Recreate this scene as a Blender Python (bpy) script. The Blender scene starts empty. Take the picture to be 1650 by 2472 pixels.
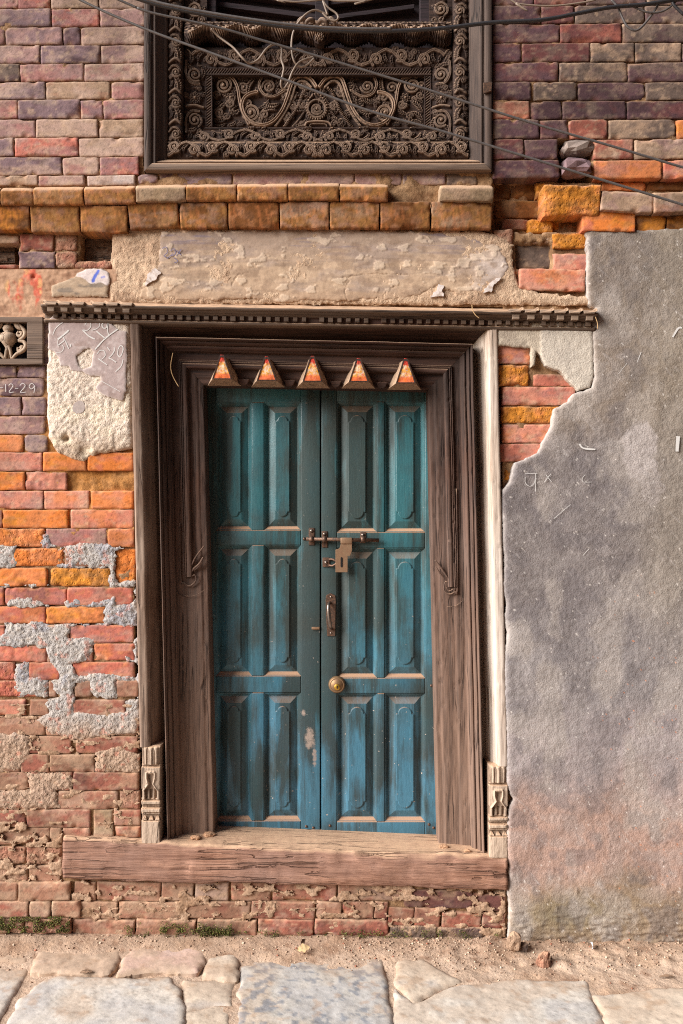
import bpy, bmesh, math, random
import numpy as np
from mathutils import Vector, Matrix, Quaternion

# ------------------------------------------------------------------ camera, light, exposure
SC = bpy.context.scene
COL = SC.collection
S, D, CZ = 0.0014, 2.8, 1.456            # metres per photo pixel on the wall plane, camera distance, eye height
cam_d = bpy.data.cameras.new('camera')
cam = bpy.data.objects.new('camera', cam_d)
COL.objects.link(cam)
cam.location = (0, -D, CZ)
cam.rotation_euler = (math.radians(90), 0, 0)
cam_d.sensor_fit = 'VERTICAL'
cam_d.sensor_height = 36
cam_d.lens = 36 * D / (2472 * S)
cam_d.clip_end = 500
SC.camera = cam

SUN_AZ, SUN_EL = 64, 28
Ldir = Vector((-math.sin(math.radians(SUN_AZ)) * math.cos(math.radians(SUN_EL)),
               -math.cos(math.radians(SUN_AZ)) * math.cos(math.radians(SUN_EL)),
               math.sin(math.radians(SUN_EL))))
world = bpy.data.worlds.new('World')
SC.world = world
world.use_nodes = True
wn = world.node_tree
bg = wn.nodes['Background']
sky = wn.nodes.new('ShaderNodeTexSky')
sky.sky_type = 'NISHITA'
sky.sun_disc = False
sky.sun_elevation = math.radians(SUN_EL)
sky.sun_rotation = math.atan2(Ldir.x, Ldir.y)
sky.air_density = 1.0
sky.dust_density = 1.5
sky.ozone_density = 0.6
wn.links.new(sky.outputs[0], bg.inputs[0])
bg.inputs[1].default_value = 0.05
sun_d = bpy.data.lights.new('sun', 'SUN')
sun_d.energy = 5.0
sun_d.angle = math.radians(42)
sun_d.color = (1.0, 0.985, 0.96)
sun = bpy.data.objects.new('sun', sun_d)
COL.objects.link(sun)
sun.location = (-3, -3, 5)
sun.rotation_mode = 'QUATERNION'
sun.rotation_quaternion = (-Ldir).to_track_quat('-Z', 'Y')
SC.cycles.use_denoising = False
SC.cycles.filter_width = 1.1
SC.view_settings.view_transform = 'Standard'
SC.view_settings.look = 'None'
SC.view_settings.exposure = 0.84
SC.view_settings.gamma = 1.0
SC.view_settings.use_curve_mapping = False

# ------------------------------------------------------------------ maths helpers
rng = np.random.RandomState(7)
random.seed(7)
_LAT = rng.rand(64, 256, 256).astype(np.float32) * 2 - 1

def vn(x, y, seed=0):
    x = np.asarray(x, float); y = np.asarray(y, float)
    L = _LAT[seed % 64]
    xi = np.floor(x).astype(int); yi = np.floor(y).astype(int)
    fx = x - xi; fy = y - yi
    fx = fx * fx * fx * (fx * (fx * 6 - 15) + 10); fy = fy * fy * fy * (fy * (fy * 6 - 15) + 10)
    x0 = (xi + seed * 37) & 255; x1 = (x0 + 1) & 255; y0 = (yi + seed * 91) & 255; y1 = (y0 + 1) & 255
    a = L[x0, y0]; b = L[x1, y0]; c = L[x0, y1]; d = L[x1, y1]
    return (a * (1 - fx) + b * fx) * (1 - fy) + (c * (1 - fx) + d * fx) * fy

def fbm(x, y, seed=0, octv=4, gain=0.5):
    s = 0; a = 1.0; t = 0; x = np.asarray(x, float); y = np.asarray(y, float)
    for i in range(octv):
        s = s + a * vn(x * 2 ** i + 13.7 * i, y * 2 ** i + 7.3 * i, seed + i); t += a; a *= gain
    return s / t

def sst(a, b, x):
    t = np.clip((x - a) / (b - a), 0, 1)
    return t * t * (3 - 2 * t)

def poly_sd(poly, X, Y):
    """signed distance (positive inside) of points to a polygon"""
    P = np.array(poly, float); n = len(P)
    d = np.full(X.shape, 1e18); ins = np.zeros(X.shape, bool)
    for i in range(n):
        ax, ay = P[i]; bx, by = P[(i + 1) % n]
        ex, ey = bx - ax, by - ay
        L2 = ex * ex + ey * ey + 1e-12
        t = np.clip(((X - ax) * ex + (Y - ay) * ey) / L2, 0, 1)
        d = np.minimum(d, (X - ax - t * ex) ** 2 + (Y - ay - t * ey) ** 2)
        if ay != by:
            c = ((ay > Y) != (by > Y)) & (X < (bx - ax) * (Y - ay) / (by - ay) + ax)
            ins ^= c
    return np.where(ins, 1, -1) * np.sqrt(d)

def zc(pts, ox, oy, sc):
    return [(ox + x / sc, oy + y / sc) for x, y in pts]

def lin(r, g, b):
    f = lambda c: (c / 255 / 12.92) if c / 255 <= 0.04045 else ((c / 255 + 0.055) / 1.055) ** 2.4
    return np.array([f(r), f(g), f(b)])

def W(px, py, y=0.0):
    k = (D + y) / D
    return ((px - 825) * S * k, y, CZ + (1236 - py) * S * k)

def G(px, py, z=0.0):
    t = (CZ - z) / ((py - 1236) * S) * D
    return ((px - 825) * S * t / D, t - D, z)

# ------------------------------------------------------------------ object helpers
def thing(name, label, cat, loc, group=None):
    o = bpy.data.objects.new(name, None)
    COL.objects.link(o)
    o.location = loc
    o.empty_display_size = 0.1
    o['label'] = label; o['category'] = cat
    if group: o['group'] = group
    return o

def tag(o, label, cat, group=None, kind=None):
    if label: o['label'] = label
    if cat: o['category'] = cat
    if group: o['group'] = group
    if kind: o['kind'] = kind
    return o

def wloc(o):
    v = Vector(o.location)
    p = o.parent
    while p is not None:
        v = v + Vector(p.location); p = p.parent
    return v

def make(name, V, F, mat, parent=None, smooth=True, cols=None, attrs=None, origin=None, label=None):
    """mesh object from world coordinates; origin at its own centre unless given"""
    V = np.asarray(V, float)
    if origin is None:
        origin = (V.min(0) + V.max(0)) / 2
    origin = np.asarray(origin, float)
    me = bpy.data.meshes.new(name)
    if isinstance(F, np.ndarray):
        nf, k = F.shape
        me.vertices.add(len(V)); me.vertices.foreach_set('co', (V - origin).ravel())
        me.loops.add(nf * k); me.loops.foreach_set('vertex_index', F.ravel().astype(np.int32))
        me.polygons.add(nf)
        me.polygons.foreach_set('loop_start', np.arange(0, nf * k, k, dtype=np.int32))
        me.polygons.foreach_set('loop_total', np.full(nf, k, dtype=np.int32))
        me.update(calc_edges=True)
    else:
        me.from_pydata([tuple(v) for v in (V - origin)], [], F)
        me.update()
    if cols is not None:
        a = me.color_attributes.new('Col', 'FLOAT_COLOR', 'POINT')
        c = np.ones((len(V), 4)); c[:, :3] = np.clip(cols, 0, 1)
        a.data.foreach_set('color', c.ravel().astype(np.float32))
    if attrs:
        for k_, v_ in attrs.items():
            a = me.attributes.new(k_, 'FLOAT', 'POINT')
            a.data.foreach_set('value', np.asarray(v_, np.float32))
    me.materials.append(mat)
    if smooth:
        me.polygons.foreach_set('use_smooth', [True] * len(me.polygons))
    o = bpy.data.objects.new(name, me)
    COL.objects.link(o)
    if parent is not None:
        o.parent = parent
        o.location = Vector(origin) - wloc(parent)
    else:
        o.location = origin
    if label: o['label'] = label
    return o

def sheet_mesh(keep, V3, back):
    """grid (ny,nx,3) with boolean vertex mask -> verts, quads with a skirt going to V3+back"""
    ny, nx = keep.shape
    idx = np.arange(ny * nx).reshape(ny, nx)
    f = keep[:-1, :-1] & keep[1:, :-1] & keep[:-1, 1:] & keep[1:, 1:]
    a = idx[:-1, :-1][f]; b = idx[1:, :-1][f]; c = idx[1:, 1:][f]; d = idx[:-1, 1:][f]
    F = np.stack([a, b, c, d], 1)
    if len(F) == 0:
        return None, None, None
    if back is not None:
        E = np.concatenate([F[:, [0, 1]], F[:, [1, 2]], F[:, [2, 3]], F[:, [3, 0]]])
        key = E.min(1).astype(np.int64) * (ny * nx) + E.max(1)
        u, inv, cnt = np.unique(key, return_inverse=True, return_counts=True)
        Eb = E[cnt[inv] == 1]
        vb = np.unique(Eb)
        nb = len(vb); top0 = ny * nx; bot0 = ny * nx + nb       # the skirt has its own rim so that the face keeps a crisp edge
        pos = np.full(ny * nx, -1); pos[vb] = np.arange(nb)
        VV = V3.reshape(-1, 3)
        Vb = VV[vb] + np.asarray(back)
        p0, p1 = pos[Eb[:, 0]], pos[Eb[:, 1]]
        q = np.stack([top0 + p1, top0 + p0, bot0 + p0, bot0 + p1], 1)
        VV = np.concatenate([VV, VV[vb], Vb]); F = np.concatenate([F, q])
        src = np.concatenate([np.arange(ny * nx), vb, vb])
    else:
        VV = V3.reshape(-1, 3); src = np.arange(ny * nx)
    used = np.unique(F)
    m = np.full(len(VV), -1); m[used] = np.arange(len(used))
    return VV[used], m[F], src[used]

def relief(name, bbox, step, y0, mat, parent, h=None, sd=None, col=None, skirt=0.03, wear=None, label=None, mode='wall', keepf=None):
    """displaced sheet on the wall (photo pixels at depth y0) or on the ground (metres)"""
    x0, y0_, x1, y1 = bbox
    nx = max(2, int(round((x1 - x0) / step)) + 1); ny = max(2, int(round((y1 - y0_) / step)) + 1)
    X, Y = np.meshgrid(np.linspace(x0, x1, nx), np.linspace(y0_, y1, ny))
    keep = np.ones(X.shape, bool); SDv = None
    if sd is not None:
        SDv = sd(X, Y)
        gy, gx = np.gradient(SDv, (y1 - y0_) / (ny - 1), (x1 - x0) / (nx - 1))
        gl = np.sqrt(gx * gx + gy * gy) + 1e-6
        keep = SDv > -1.1 * step
        o_ = keep & (SDv < 0)
        X = np.where(o_, X - SDv * gx / gl / np.maximum(gl, 0.5), X)
        Y = np.where(o_, Y - SDv * gy / gl / np.maximum(gl, 0.5), Y)
        SDv = np.maximum(SDv, 0)
    if keepf is not None:
        keep &= keepf(X, Y)
    H = h(X, Y, SDv) if h is not None else np.zeros(X.shape)
    if mode == 'wall':
        k = (D + y0) / D
        V3 = np.stack([(X - 825) * S * k, y0 - H, CZ + (1236 - Y) * S * k], -1)
        back = (0, skirt, 0)
    else:
        V3 = np.stack([X, Y, y0 + H], -1)
        back = (0, 0, -skirt)
    V, F, src = sheet_mesh(keep, V3, back if skirt else None)
    if V is None: return None
    if mode == 'ground':
        F = F[:, ::-1]
    cols = col(X, Y, SDv, H).reshape(-1, 3)[src] if col is not None else None
    attrs = {'wear': wear(X, Y, SDv, H).ravel()[src]} if wear is not None else None
    return make(name, V, F, mat, parent, cols=cols, attrs=attrs, label=label)

def mixc(a, b, t):
    t = np.asarray(t)[..., None]
    return a * (1 - t) + np.asarray(b) * t

def tube(name, pts, r, mat, parent=None, n=8, closed=False, label=None, taper=None, sub=4, squash=1.0):
    P = [Vector(p) for p in pts]
    if sub > 1 and len(P) > 2:
        Q = []
        for i in range(len(P) - 1):
            p0 = P[max(i - 1, 0)]; p1 = P[i]; p2 = P[i + 1]; p3 = P[min(i + 2, len(P) - 1)]
            for j in range(sub):
                t = j / sub
                Q.append(0.5 * ((2 * p1) + (p2 - p0) * t + (2 * p0 - 5 * p1 + 4 * p2 - p3) * t * t + (3 * p1 - p0 - 3 * p2 + p3) * t ** 3))
        Q.append(P[-1]); P = Q
    V = []; F = []
    up = Vector((0, 1, 0.01)); m = len(P)
    for i, p in enumerate(P):
        t = (P[min(i + 1, m - 1)] - P[max(i - 1, 0)])
        if t.length < 1e-9: t = Vector((1, 0, 0))
        t.normalize()
        a = t.cross(up)
        if a.length < 1e-3: a = t.cross(Vector((1, 0, 0)))
        a.normalize(); b = t.cross(a).normalized()
        rr = r * (taper(i / (m - 1)) if taper else 1)
        for k in range(n):
            th = 2 * math.pi * k / n
            V.append(p + a * (rr * math.cos(th)) + b * (rr * squash * math.sin(th)))
    for i in range(m - 1):
        for k in range(n):
            F.append((i * n + k, i * n + (k + 1) % n, (i + 1) * n + (k + 1) % n, (i + 1) * n + k))
    F.append(tuple(range(n - 1, -1, -1))); F.append(tuple((m - 1) * n + k for k in range(n)))
    return make(name, [tuple(v) for v in V], F, mat, parent, label=label)

def prism(name, outline, axis_a, axis_b, axis_n, origin, depth, mat, parent, bev=0.0, smooth=False, label=None, seg=2, z_noise=0):
    """extrude a 2D outline (a,b) along -n..; bevelled"""
    bm = bmesh.new()
    A, B, N, O = (Vector(v) for v in (axis_a, axis_b, axis_n, origin))
    vs = [bm.verts.new(O + A * a + B * b) for a, b in outline]
    f = bm.faces.new(vs)
    r = bmesh.ops.extrude_face_region(bm, geom=[f])
    for v in [g for g in r['geom'] if isinstance(g, bmesh.types.BMVert)]:
        v.co += N * depth
    bmesh.ops.recalc_face_normals(bm, faces=bm.faces)
    if bev > 0:
        bmesh.ops.bevel(bm, geom=list(bm.edges), offset=bev, segments=seg, affect='EDGES', profile=0.6, clamp_overlap=True)
    V = [tuple(v.co) for v in bm.verts]
    bm.verts.index_update()
    F = [tuple(v.index for v in fc.verts) for fc in bm.faces]
    bm.free()
    return make(name, V, F, mat, parent, smooth=smooth, label=label)

def box(name, lo, hi, mat, parent, bev=0.002, smooth=False, label=None, seg=2):
    x0, y0, z0 = lo; x1, y1, z1 = hi
    return prism(name, [(x0, z0), (x1, z0), (x1, z1), (x0, z1)], (1, 0, 0), (0, 0, 1), (0, 1, 0), (0, y0, 0), y1 - y0, mat, parent, bev, smooth, label, seg)

def lathe(name, prof, center, axis, mat, parent, n=24, label=None, half=False):
    """prof: (r, t) pairs along axis from centre"""
    ax = Vector(axis).normalized()
    a = ax.orthogonal().normalized(); b = ax.cross(a)
    V = []; F = []; c = Vector(center); m = len(prof)
    for r, t in prof:
        for k in range(n):
            th = 2 * math.pi * k / n
            V.append(tuple(c + ax * t + a * (r * math.cos(th)) + b * (r * math.sin(th))))
    for i in range(m - 1):
        for k in range(n):
            F.append((i * n + k, i * n + (k + 1) % n, (i + 1) * n + (k + 1) % n, (i + 1) * n + k))
    F.append(tuple(range(n - 1, -1, -1))); F.append(tuple((m - 1) * n + k for k in range(n)))
    return make(name, V, F, mat, parent, label=label)

# ------------------------------------------------------------------ materials
class NT:
    def __init__(self, name):
        self.m = bpy.data.materials.new(name); self.m.use_nodes = True
        self.t = self.m.node_tree
        self.b = self.t.nodes['Principled BSDF']
        self.pos = self.t.nodes.new('ShaderNodeNewGeometry')
    def n(self, typ, **kw):
        nd = self.t.nodes.new(typ)
        for k, v in kw.items(): setattr(nd, k, v)
        return nd
    def link(self, a, b): self.t.links.new(a, b)
    def mapped(self, scale, loc=(0, 0, 0)):
        mp = self.n('ShaderNodeMapping'); mp.inputs['Scale'].default_value = scale; mp.inputs['Location'].default_value = loc
        self.link(self.pos.outputs['Position'], mp.inputs['Vector']); return mp.outputs[0]
    def noise(self, vec, scale, detail=6, rough=0.55, dist=0.0):
        nd = self.n('ShaderNodeTexNoise'); nd.inputs['Scale'].default_value = scale; nd.inputs['Detail'].default_value = detail
        nd.inputs['Roughness'].default_value = rough; nd.inputs['Distortion'].default_value = dist
        self.link(vec, nd.inputs['Vector']); return nd.outputs['Fac']
    def ramp(self, fac, stops):
        r = self.n('ShaderNodeValToRGB'); e = r.color_ramp.elements
        while len(e) < len(stops): e.new(0.5)
        for i, (p, c) in enumerate(stops):
            e[i].position = p; e[i].color = (*c, 1) if len(c) == 3 else c
        self.link(fac, r.inputs[0]); return r.outputs[0]
    def rng(self, v, a, b, c=0.0, d=1.0):
        r = self.n('ShaderNodeMapRange'); r.inputs[1].default_value = a; r.inputs[2].default_value = b
        r.inputs[3].default_value = c; r.inputs[4].default_value = d
        self.link(v, r.inputs[0]); return r.outputs[0]
    def math(self, op, a, b=None):
        m = self.n('ShaderNodeMath', operation=op)
        for i, v in enumerate((a, b)):
            if v is None: continue
            if isinstance(v, (int, float)): m.inputs[i].default_value = v
            else: self.link(v, m.inputs[i])
        return m.outputs[0]
    def mix(self, fac, a, b, mode='MIX'):
        m = self.n('ShaderNodeMix', data_type='RGBA', blend_type=mode)
        if isinstance(fac, (int, float)): m.inputs[0].default_value = fac
        else: self.link(fac, m.inputs[0])
        for i, v in ((6, a), (7, b)):
            if isinstance(v, (tuple, list, np.ndarray)): m.inputs[i].default_value = (*v[:3], 1)
            else: self.link(v, m.inputs[i])
        return m.outputs[2]
    def nz(self):
        s = self.n('ShaderNodeSeparateXYZ'); self.link(self.pos.outputs['Normal'], s.inputs[0]); return s.outputs[2]
    def xyz(self):
        s = self.n('ShaderNodeSeparateXYZ'); self.link(self.pos.outputs['Position'], s.inputs[0]); return s.outputs
    def bump(self, h, strength, dist):
        b = self.n('ShaderNodeBump'); b.inputs['Strength'].default_value = strength; b.inputs['Distance'].default_value = dist
        self.link(h, b.inputs['Height']); self.link(b.outputs[0], self.b.inputs['Normal'])
    def attr(self, name):
        a = self.n('ShaderNodeAttribute', attribute_name=name); return a
    def fin(self, col, rough, spec=0.3, metal=0.0):
        if isinstance(col, (tuple, list, np.ndarray)): self.b.inputs['Base Color'].default_value = (*col[:3], 1)
        else: self.link(col, self.b.inputs['Base Color'])
        if isinstance(rough, (int, float)): self.b.inputs['Roughness'].default_value = rough
        else: self.link(rough, self.b.inputs['Roughness'])
        self.b.inputs['Specular IOR Level'].default_value = spec
        self.b.inputs['Metallic'].default_value = metal
        return self.m

DUST = lin(196, 160, 130)

def mineral(name, bscale=90, bstr=0.5, bdist=0.003, speck=0.25, dust=0.0, rough=0.92, pits=0.0):
    t = NT(name)
    c = t.attr('Col').outputs['Color']
    p = t.mapped((1, 1, 1))
    n1 = t.noise(p, 55, 8, 0.65); n2 = t.noise(p, 420, 3, 0.6)
    v = t.rng(n1, 0.3, 0.7, 1 - speck, 1 + speck)
    v2 = t.rng(n2, 0.3, 0.7, 1 - speck * 0.8, 1 + speck * 0.8)
    vv = t.math('MULTIPLY', v, v2)
    cc = t.n('ShaderNodeVectorMath', operation='SCALE'); t.link(c, cc.inputs[0]); t.link(vv, cc.inputs['Scale'])
    out = cc.outputs[0]
    if dust > 0:
        f = t.math('MULTIPLY', t.rng(t.nz(), 0.25, 0.8), dust)
        out = t.mix(f, out, DUST)
    hh = t.noise(p, bscale, 8, 0.62)
    if pits:
        vo = t.n('ShaderNodeTexVoronoi'); vo.inputs['Scale'].default_value = bscale * 1.3; t.link(p, vo.inputs['Vector'])
        hh = t.math('ADD', hh, t.math('MULTIPLY', t.rng(vo.outputs['Distance'], 0, 0.35), pits))
    t.bump(hh, bstr, bdist)
    return t.fin(out, rough, 0.2)

def wood(name, dark, light, axis='z', dust=0.6, worn=None, wearc=None, topdark=0.0, rough=0.8, bstr=0.55, bd=0.003, grey=None, spec=0.3, blotch=0.5):  # worn: tone for wear and painted light on the lower wood
    t = NT(name)
    sc = {'z': (1, 1, 0.035), 'x': (0.035, 1, 1)}[axis]
    p = t.mapped(sc)
    g1 = t.noise(p, 75, 8, 0.6, 0.3); g2 = t.noise(p, 330, 4, 0.6)
    lowp = t.mapped((1, 1, 0.4) if axis == 'z' else (0.4, 1, 1))
    lo = t.noise(lowp, 7, 5, 0.6)
    f = t.math('ADD', t.math('MULTIPLY', g1, 0.55), t.math('MULTIPLY', g2, 0.45))
    col = t.ramp(f, [(0.39, dark), (0.61, light)])
    if grey is not None:
        col = t.mix(t.rng(lo, 0.5 - 0.12, 0.5 + 0.14, 0, blotch), col, grey)
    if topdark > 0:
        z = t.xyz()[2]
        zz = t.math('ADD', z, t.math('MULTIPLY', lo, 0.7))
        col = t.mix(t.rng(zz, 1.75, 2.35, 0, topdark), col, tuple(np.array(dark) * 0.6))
    if worn is not None:  # lower wood lightened: light painted into the colour along with wear
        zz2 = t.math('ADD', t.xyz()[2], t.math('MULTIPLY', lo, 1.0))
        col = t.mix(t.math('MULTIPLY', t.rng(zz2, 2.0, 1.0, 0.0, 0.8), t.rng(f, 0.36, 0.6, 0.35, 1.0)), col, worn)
    if wearc is not None:
        w = t.attr('wear').outputs['Fac']
        col = t.mix(t.math('MULTIPLY', t.rng(w, 0.25, 1.0), t.rng(lo, 0.3, 0.6, 0.5, 1.0)), col, wearc)
    if dust > 0:
        fd = t.math('MULTIPLY', t.rng(t.nz(), 0.3, 0.8), t.rng(t.noise(t.mapped((1, 1, 1)), 40, 4), 0.2, 0.6, 0.5 * dust, dust))
        col = t.mix(fd, col, DUST)
    ck = t.math('ABSOLUTE', t.math('SUBTRACT', t.noise(p, 34, 2, 0.5, 0.4), 0.5))
    crack = t.rng(ck, 0.004, 0.016)
    gate = t.rng(t.noise(t.mapped((1, 1, 0.3) if axis == 'z' else (0.3, 1, 1), (5, 2, 8)), 9, 3, 0.5), 0.44, 0.52)
    crack = t.math('MAXIMUM', crack, t.math('SUBTRACT', 1.0, gate))
    col = t.mix(t.rng(crack, 0, 1, 0.75, 0.0), col, tuple(np.array(dark) * 0.45))
    hh = t.math('ADD', t.math('MULTIPLY', f, 1.2), t.math('MULTIPLY', crack, 0.8))
    t.bump(hh, bstr, bd)
    return t.fin(col, rough, spec)

M = {}
M['brick'] = mineral('brick_clay', 170, 0.3, 0.003, 0.2, 0.35)
M['brick_dusty'] = mineral('brick_dusty', 170, 0.4, 0.003, 0.2, 0.85)
M['brick_rough'] = mineral('brick_crumbled', 70, 0.9, 0.006, 0.22, 0.35, pits=0.5)
M['mortar'] = mineral('mud_mortar', 80, 0.8, 0.006, 0.3, 0.4)
M['cement'] = mineral('cement_smear', 110, 1.0, 0.006, 0.22, 0.3, pits=0.7)
M['stucco'] = mineral('stucco_render', 190, 0.65, 0.005, 0.12, 0.0)
M['plaster'] = mineral('lime_plaster', 60, 0.35, 0.003, 0.12, 0.4)
M['plaster_rough'] = mineral('rough_plaster', 150, 0.8, 0.005, 0.2, 0.4, pits=0.5)
M['stone'] = mineral('paving_stone', 60, 0.4, 0.003, 0.16, 0.0, 0.85)
M['dirt'] = mineral('packed_dirt', 90, 0.9, 0.006, 0.2, 0.0)
M['moss'] = mineral('moss_green', 150, 0.8, 0.004, 0.35)
M['frame_dark'] = wood('soot_dark_wood', lin(42, 26, 21), lin(96, 68, 55), 'z', 0.55, worn=lin(136, 110, 94), grey=lin(128, 110, 100), topdark=0.75, blotch=0.35)  # the worn tone also paints light onto the lower jambs
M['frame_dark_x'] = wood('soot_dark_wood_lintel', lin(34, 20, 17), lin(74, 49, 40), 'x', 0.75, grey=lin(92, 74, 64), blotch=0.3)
M['outer_wood'] = wood('weathered_pale_wood', lin(140, 118, 102), lin(196, 178, 162), 'z', 0.5, grey=lin(206, 194, 184), blotch=0.6)  # right post: lit copy of the post wood, raking light painted in as paleness
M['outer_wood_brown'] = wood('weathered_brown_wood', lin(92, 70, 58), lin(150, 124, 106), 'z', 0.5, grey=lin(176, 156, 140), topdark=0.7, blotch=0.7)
M['base_wood'] = wood('carved_grey_wood', lin(96, 76, 62), lin(166, 142, 122), 'z', 0.9, wearc=lin(190, 168, 148))
M['tooth_wood'] = wood('tooth_wood', lin(138, 112, 92), lin(180, 150, 124), 'z', 0.3)
M['sill_wood'] = wood('worn_sill_wood', lin(116, 78, 60), lin(172, 130, 108), 'x', 1.0, grey=lin(140, 110, 98), bstr=0.9, bd=0.006, blotch=0.7)
M['carve'] = wood('carved_window_wood', lin(34, 22, 19), lin(68, 49, 40), 'x', 0.75, wearc=lin(152, 126, 106))
M['carve_frame'] = wood('window_frame_wood', lin(36, 26, 24), lin(80, 64, 56), 'z', 0.8, grey=lin(96, 80, 70), blotch=0.35)
M['carve_frame_x'] = wood('window_frame_wood_rail', lin(74, 58, 48), lin(126, 104, 88), 'x', 0.9, grey=lin(120, 102, 90))
M['black_wood'] = wood('black_shutter_wood', lin(22, 15, 18), lin(52, 38, 42), 'x', 0.3)
M['cornice_wood'] = wood('cornice_wood', lin(52, 38, 30), lin(100, 78, 62), 'x', 0.95, grey=lin(112, 96, 84))
M['niche_wood'] = wood('niche_carving_wood', lin(140, 118, 100), lin(190, 168, 146), 'z', 0.6)
M['tooth_dust'] = wood('cornice_tooth_wood', lin(96, 80, 68), lin(150, 128, 110), 'x', 0.95)
M['old_beam'] = wood('old_beam_end', lin(60, 44, 36), lin(120, 94, 76), 'x', 0.4, bstr=1.0, bd=0.008)

def door_paint():
    t = NT('teal_door_paint')
    pv = t.mapped((1, 1, 0.10)); p = t.mapped((1, 1, 1)); pl = t.mapped((1, 1, 0.45))
    x, y, z = t.xyz()
    lo = t.noise(pl, 6, 6, 0.6); st = t.noise(pv, 26, 7, 0.65, 0.4); fi = t.noise(pv, 240, 4, 0.6)
    zz = t.math('ADD', z, t.math('MULTIPLY', t.math('SUBTRACT', lo, 0.5), 1.1))
    col = t.mix(t.rng(zz, 0.55, 1.35), lin(72, 120, 142), lin(58, 108, 114))
    col = t.mix(t.rng(lo, 0.52, 0.66, 0, 0.7), col, lin(26, 122, 138))
    col = t.mix(t.rng(t.noise(p, 3.2, 5, 0.6), 0.47, 0.6, 0, 0.6), col, lin(66, 74, 72))
    col = t.mix(t.rng(fi, 0.3, 0.7, 0.0, 0.35), col, lin(24, 68, 80))
    # brown grime: streaks, heavier round the meeting stiles and the bolt
    dx = t.math('ABSOLUTE', t.math('ADD', x, 0.065))
    near = t.rng(dx, 0.02, 0.22, 1.0, 0.0)
    g = t.math('ADD', t.math('MULTIPLY', st, 0.5), t.math('MULTIPLY', lo, 0.58))
    g = t.math('ADD', g, t.math('MULTIPLY', near, t.rng(t.math('ABSOLUTE', t.math('SUBTRACT', z, 1.25)), 0.15, 0.75, 0.14, 0.0)))
    col = t.mix(t.rng(g, 0.485, 0.60, 0, 0.8), col, lin(44, 46, 38))
    # paint chips on the lower part
    ch = t.noise(p, 85, 3, 0.5)
    chf = t.math('MULTIPLY', t.rng(ch, 0.70, 0.735), t.rng(z, 0.5, 1.3, 1.0, 0.25))
    col = t.mix(chf, col, lin(188, 172, 158))
    # one bare worn patch on the left leaf's meeting stile
    def d2(cx, cz, sx, sz):
        a = t.math('MULTIPLY', t.math('SUBTRACT', x, cx), 1 / sx); b = t.math('MULTIPLY', t.math('SUBTRACT', z, cz), 1 / sz)
        return t.math('ADD', t.math('MULTIPLY', a, a), t.math('MULTIPLY', b, b))
    for (px_, py_, sx, sz) in ((748, 1782, 0.013, 0.030), (733, 1722, 0.007, 0.009), (760, 1826, 0.006, 0.026)):
        c = W(px_, py_, 0.14)
        q = t.math('ADD', d2(c[0], c[2], sx, sz), t.math('MULTIPLY', t.math('SUBTRACT', t.noise(p, 75, 6, 0.75), 0.5), 9.0))
        col = t.mix(t.rng(q, 0.5, 2.2, 0.85, 0.0), col, lin(164, 146, 134))
    fd = t.math('MULTIPLY', t.rng(t.nz(), 0.3, 0.72), 0.9)
    col = t.mix(fd, col, lin(182, 142, 112))
    t.bump(t.math('ADD', t.math('MULTIPLY', fi, 0.5), t.math('MULTIPLY', t.noise(p, 160, 5), 0.6)), 0.4, 0.002)
    return t.fin(col, t.rng(g, 0.4, 0.7, 0.30, 0.7), 0.5)
M['door'] = door_paint()

def simple(name, c, rough=0.6, metal=0.0, spec=0.4, var=0.2, scale=120, c2=None, bs=0.3):
    t = NT(name); p = t.mapped((1, 1, 1)); n = t.noise(p, scale, 6, 0.65)
    col = t.ramp(n, [(0.35, tuple(np.array(c) * (1 - var))), (0.65, tuple(np.array(c if c2 is None else c2) * (1 + var)))])
    t.bump(n, bs, 0.001)
    return t.fin(col, rough, spec, metal)
M['iron'] = simple('rusty_iron', lin(74, 66, 62), 0.55, 0.6, c2=lin(116, 86, 68), scale=160)
M['steel'] = simple('worn_steel', lin(150, 140, 132), 0.35, 0.85, c2=lin(120, 104, 94))
M['brass'] = simple('dull_brass', lin(156, 124, 88), 0.55, 0.6, c2=lin(132, 104, 80))
M['gold'] = simple('yellow_brass', lin(186, 146, 62), 0.4, 0.8)
M['tin'] = simple('tan_hasp_metal', lin(160, 130, 102), 0.5, 0.4, c2=lin(128, 98, 76), scale=90)
M['blackhole'] = simple('keyhole_dark', lin(18, 15, 14), 0.9)
M['cable'] = simple('black_cable', lin(44, 42, 44), 0.45, spec=0.5)
M['cable_grey'] = simple('grey_cable', lin(84, 78, 76), 0.5, spec=0.45)
M['cable_pale'] = simple('pale_wire', lin(150, 128, 108), 0.5, spec=0.45, c2=lin(118, 104, 94))
M['chalk'] = simple('chalk_white', lin(222, 218, 214), 0.95, c2=lin(190, 186, 182), scale=300)
M['ink'] = simple('blue_ink', lin(86, 84, 132), 0.9, c2=lin(128, 120, 140), scale=200)
M['straw'] = simple('dry_straw', lin(180, 146, 104), 0.8)
M['leaf'] = simple('dry_leaf', lin(214, 182, 136), 0.8)
M['petal'] = simple('white_petal', lin(232, 230, 234), 0.7, var=0.05)

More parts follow.
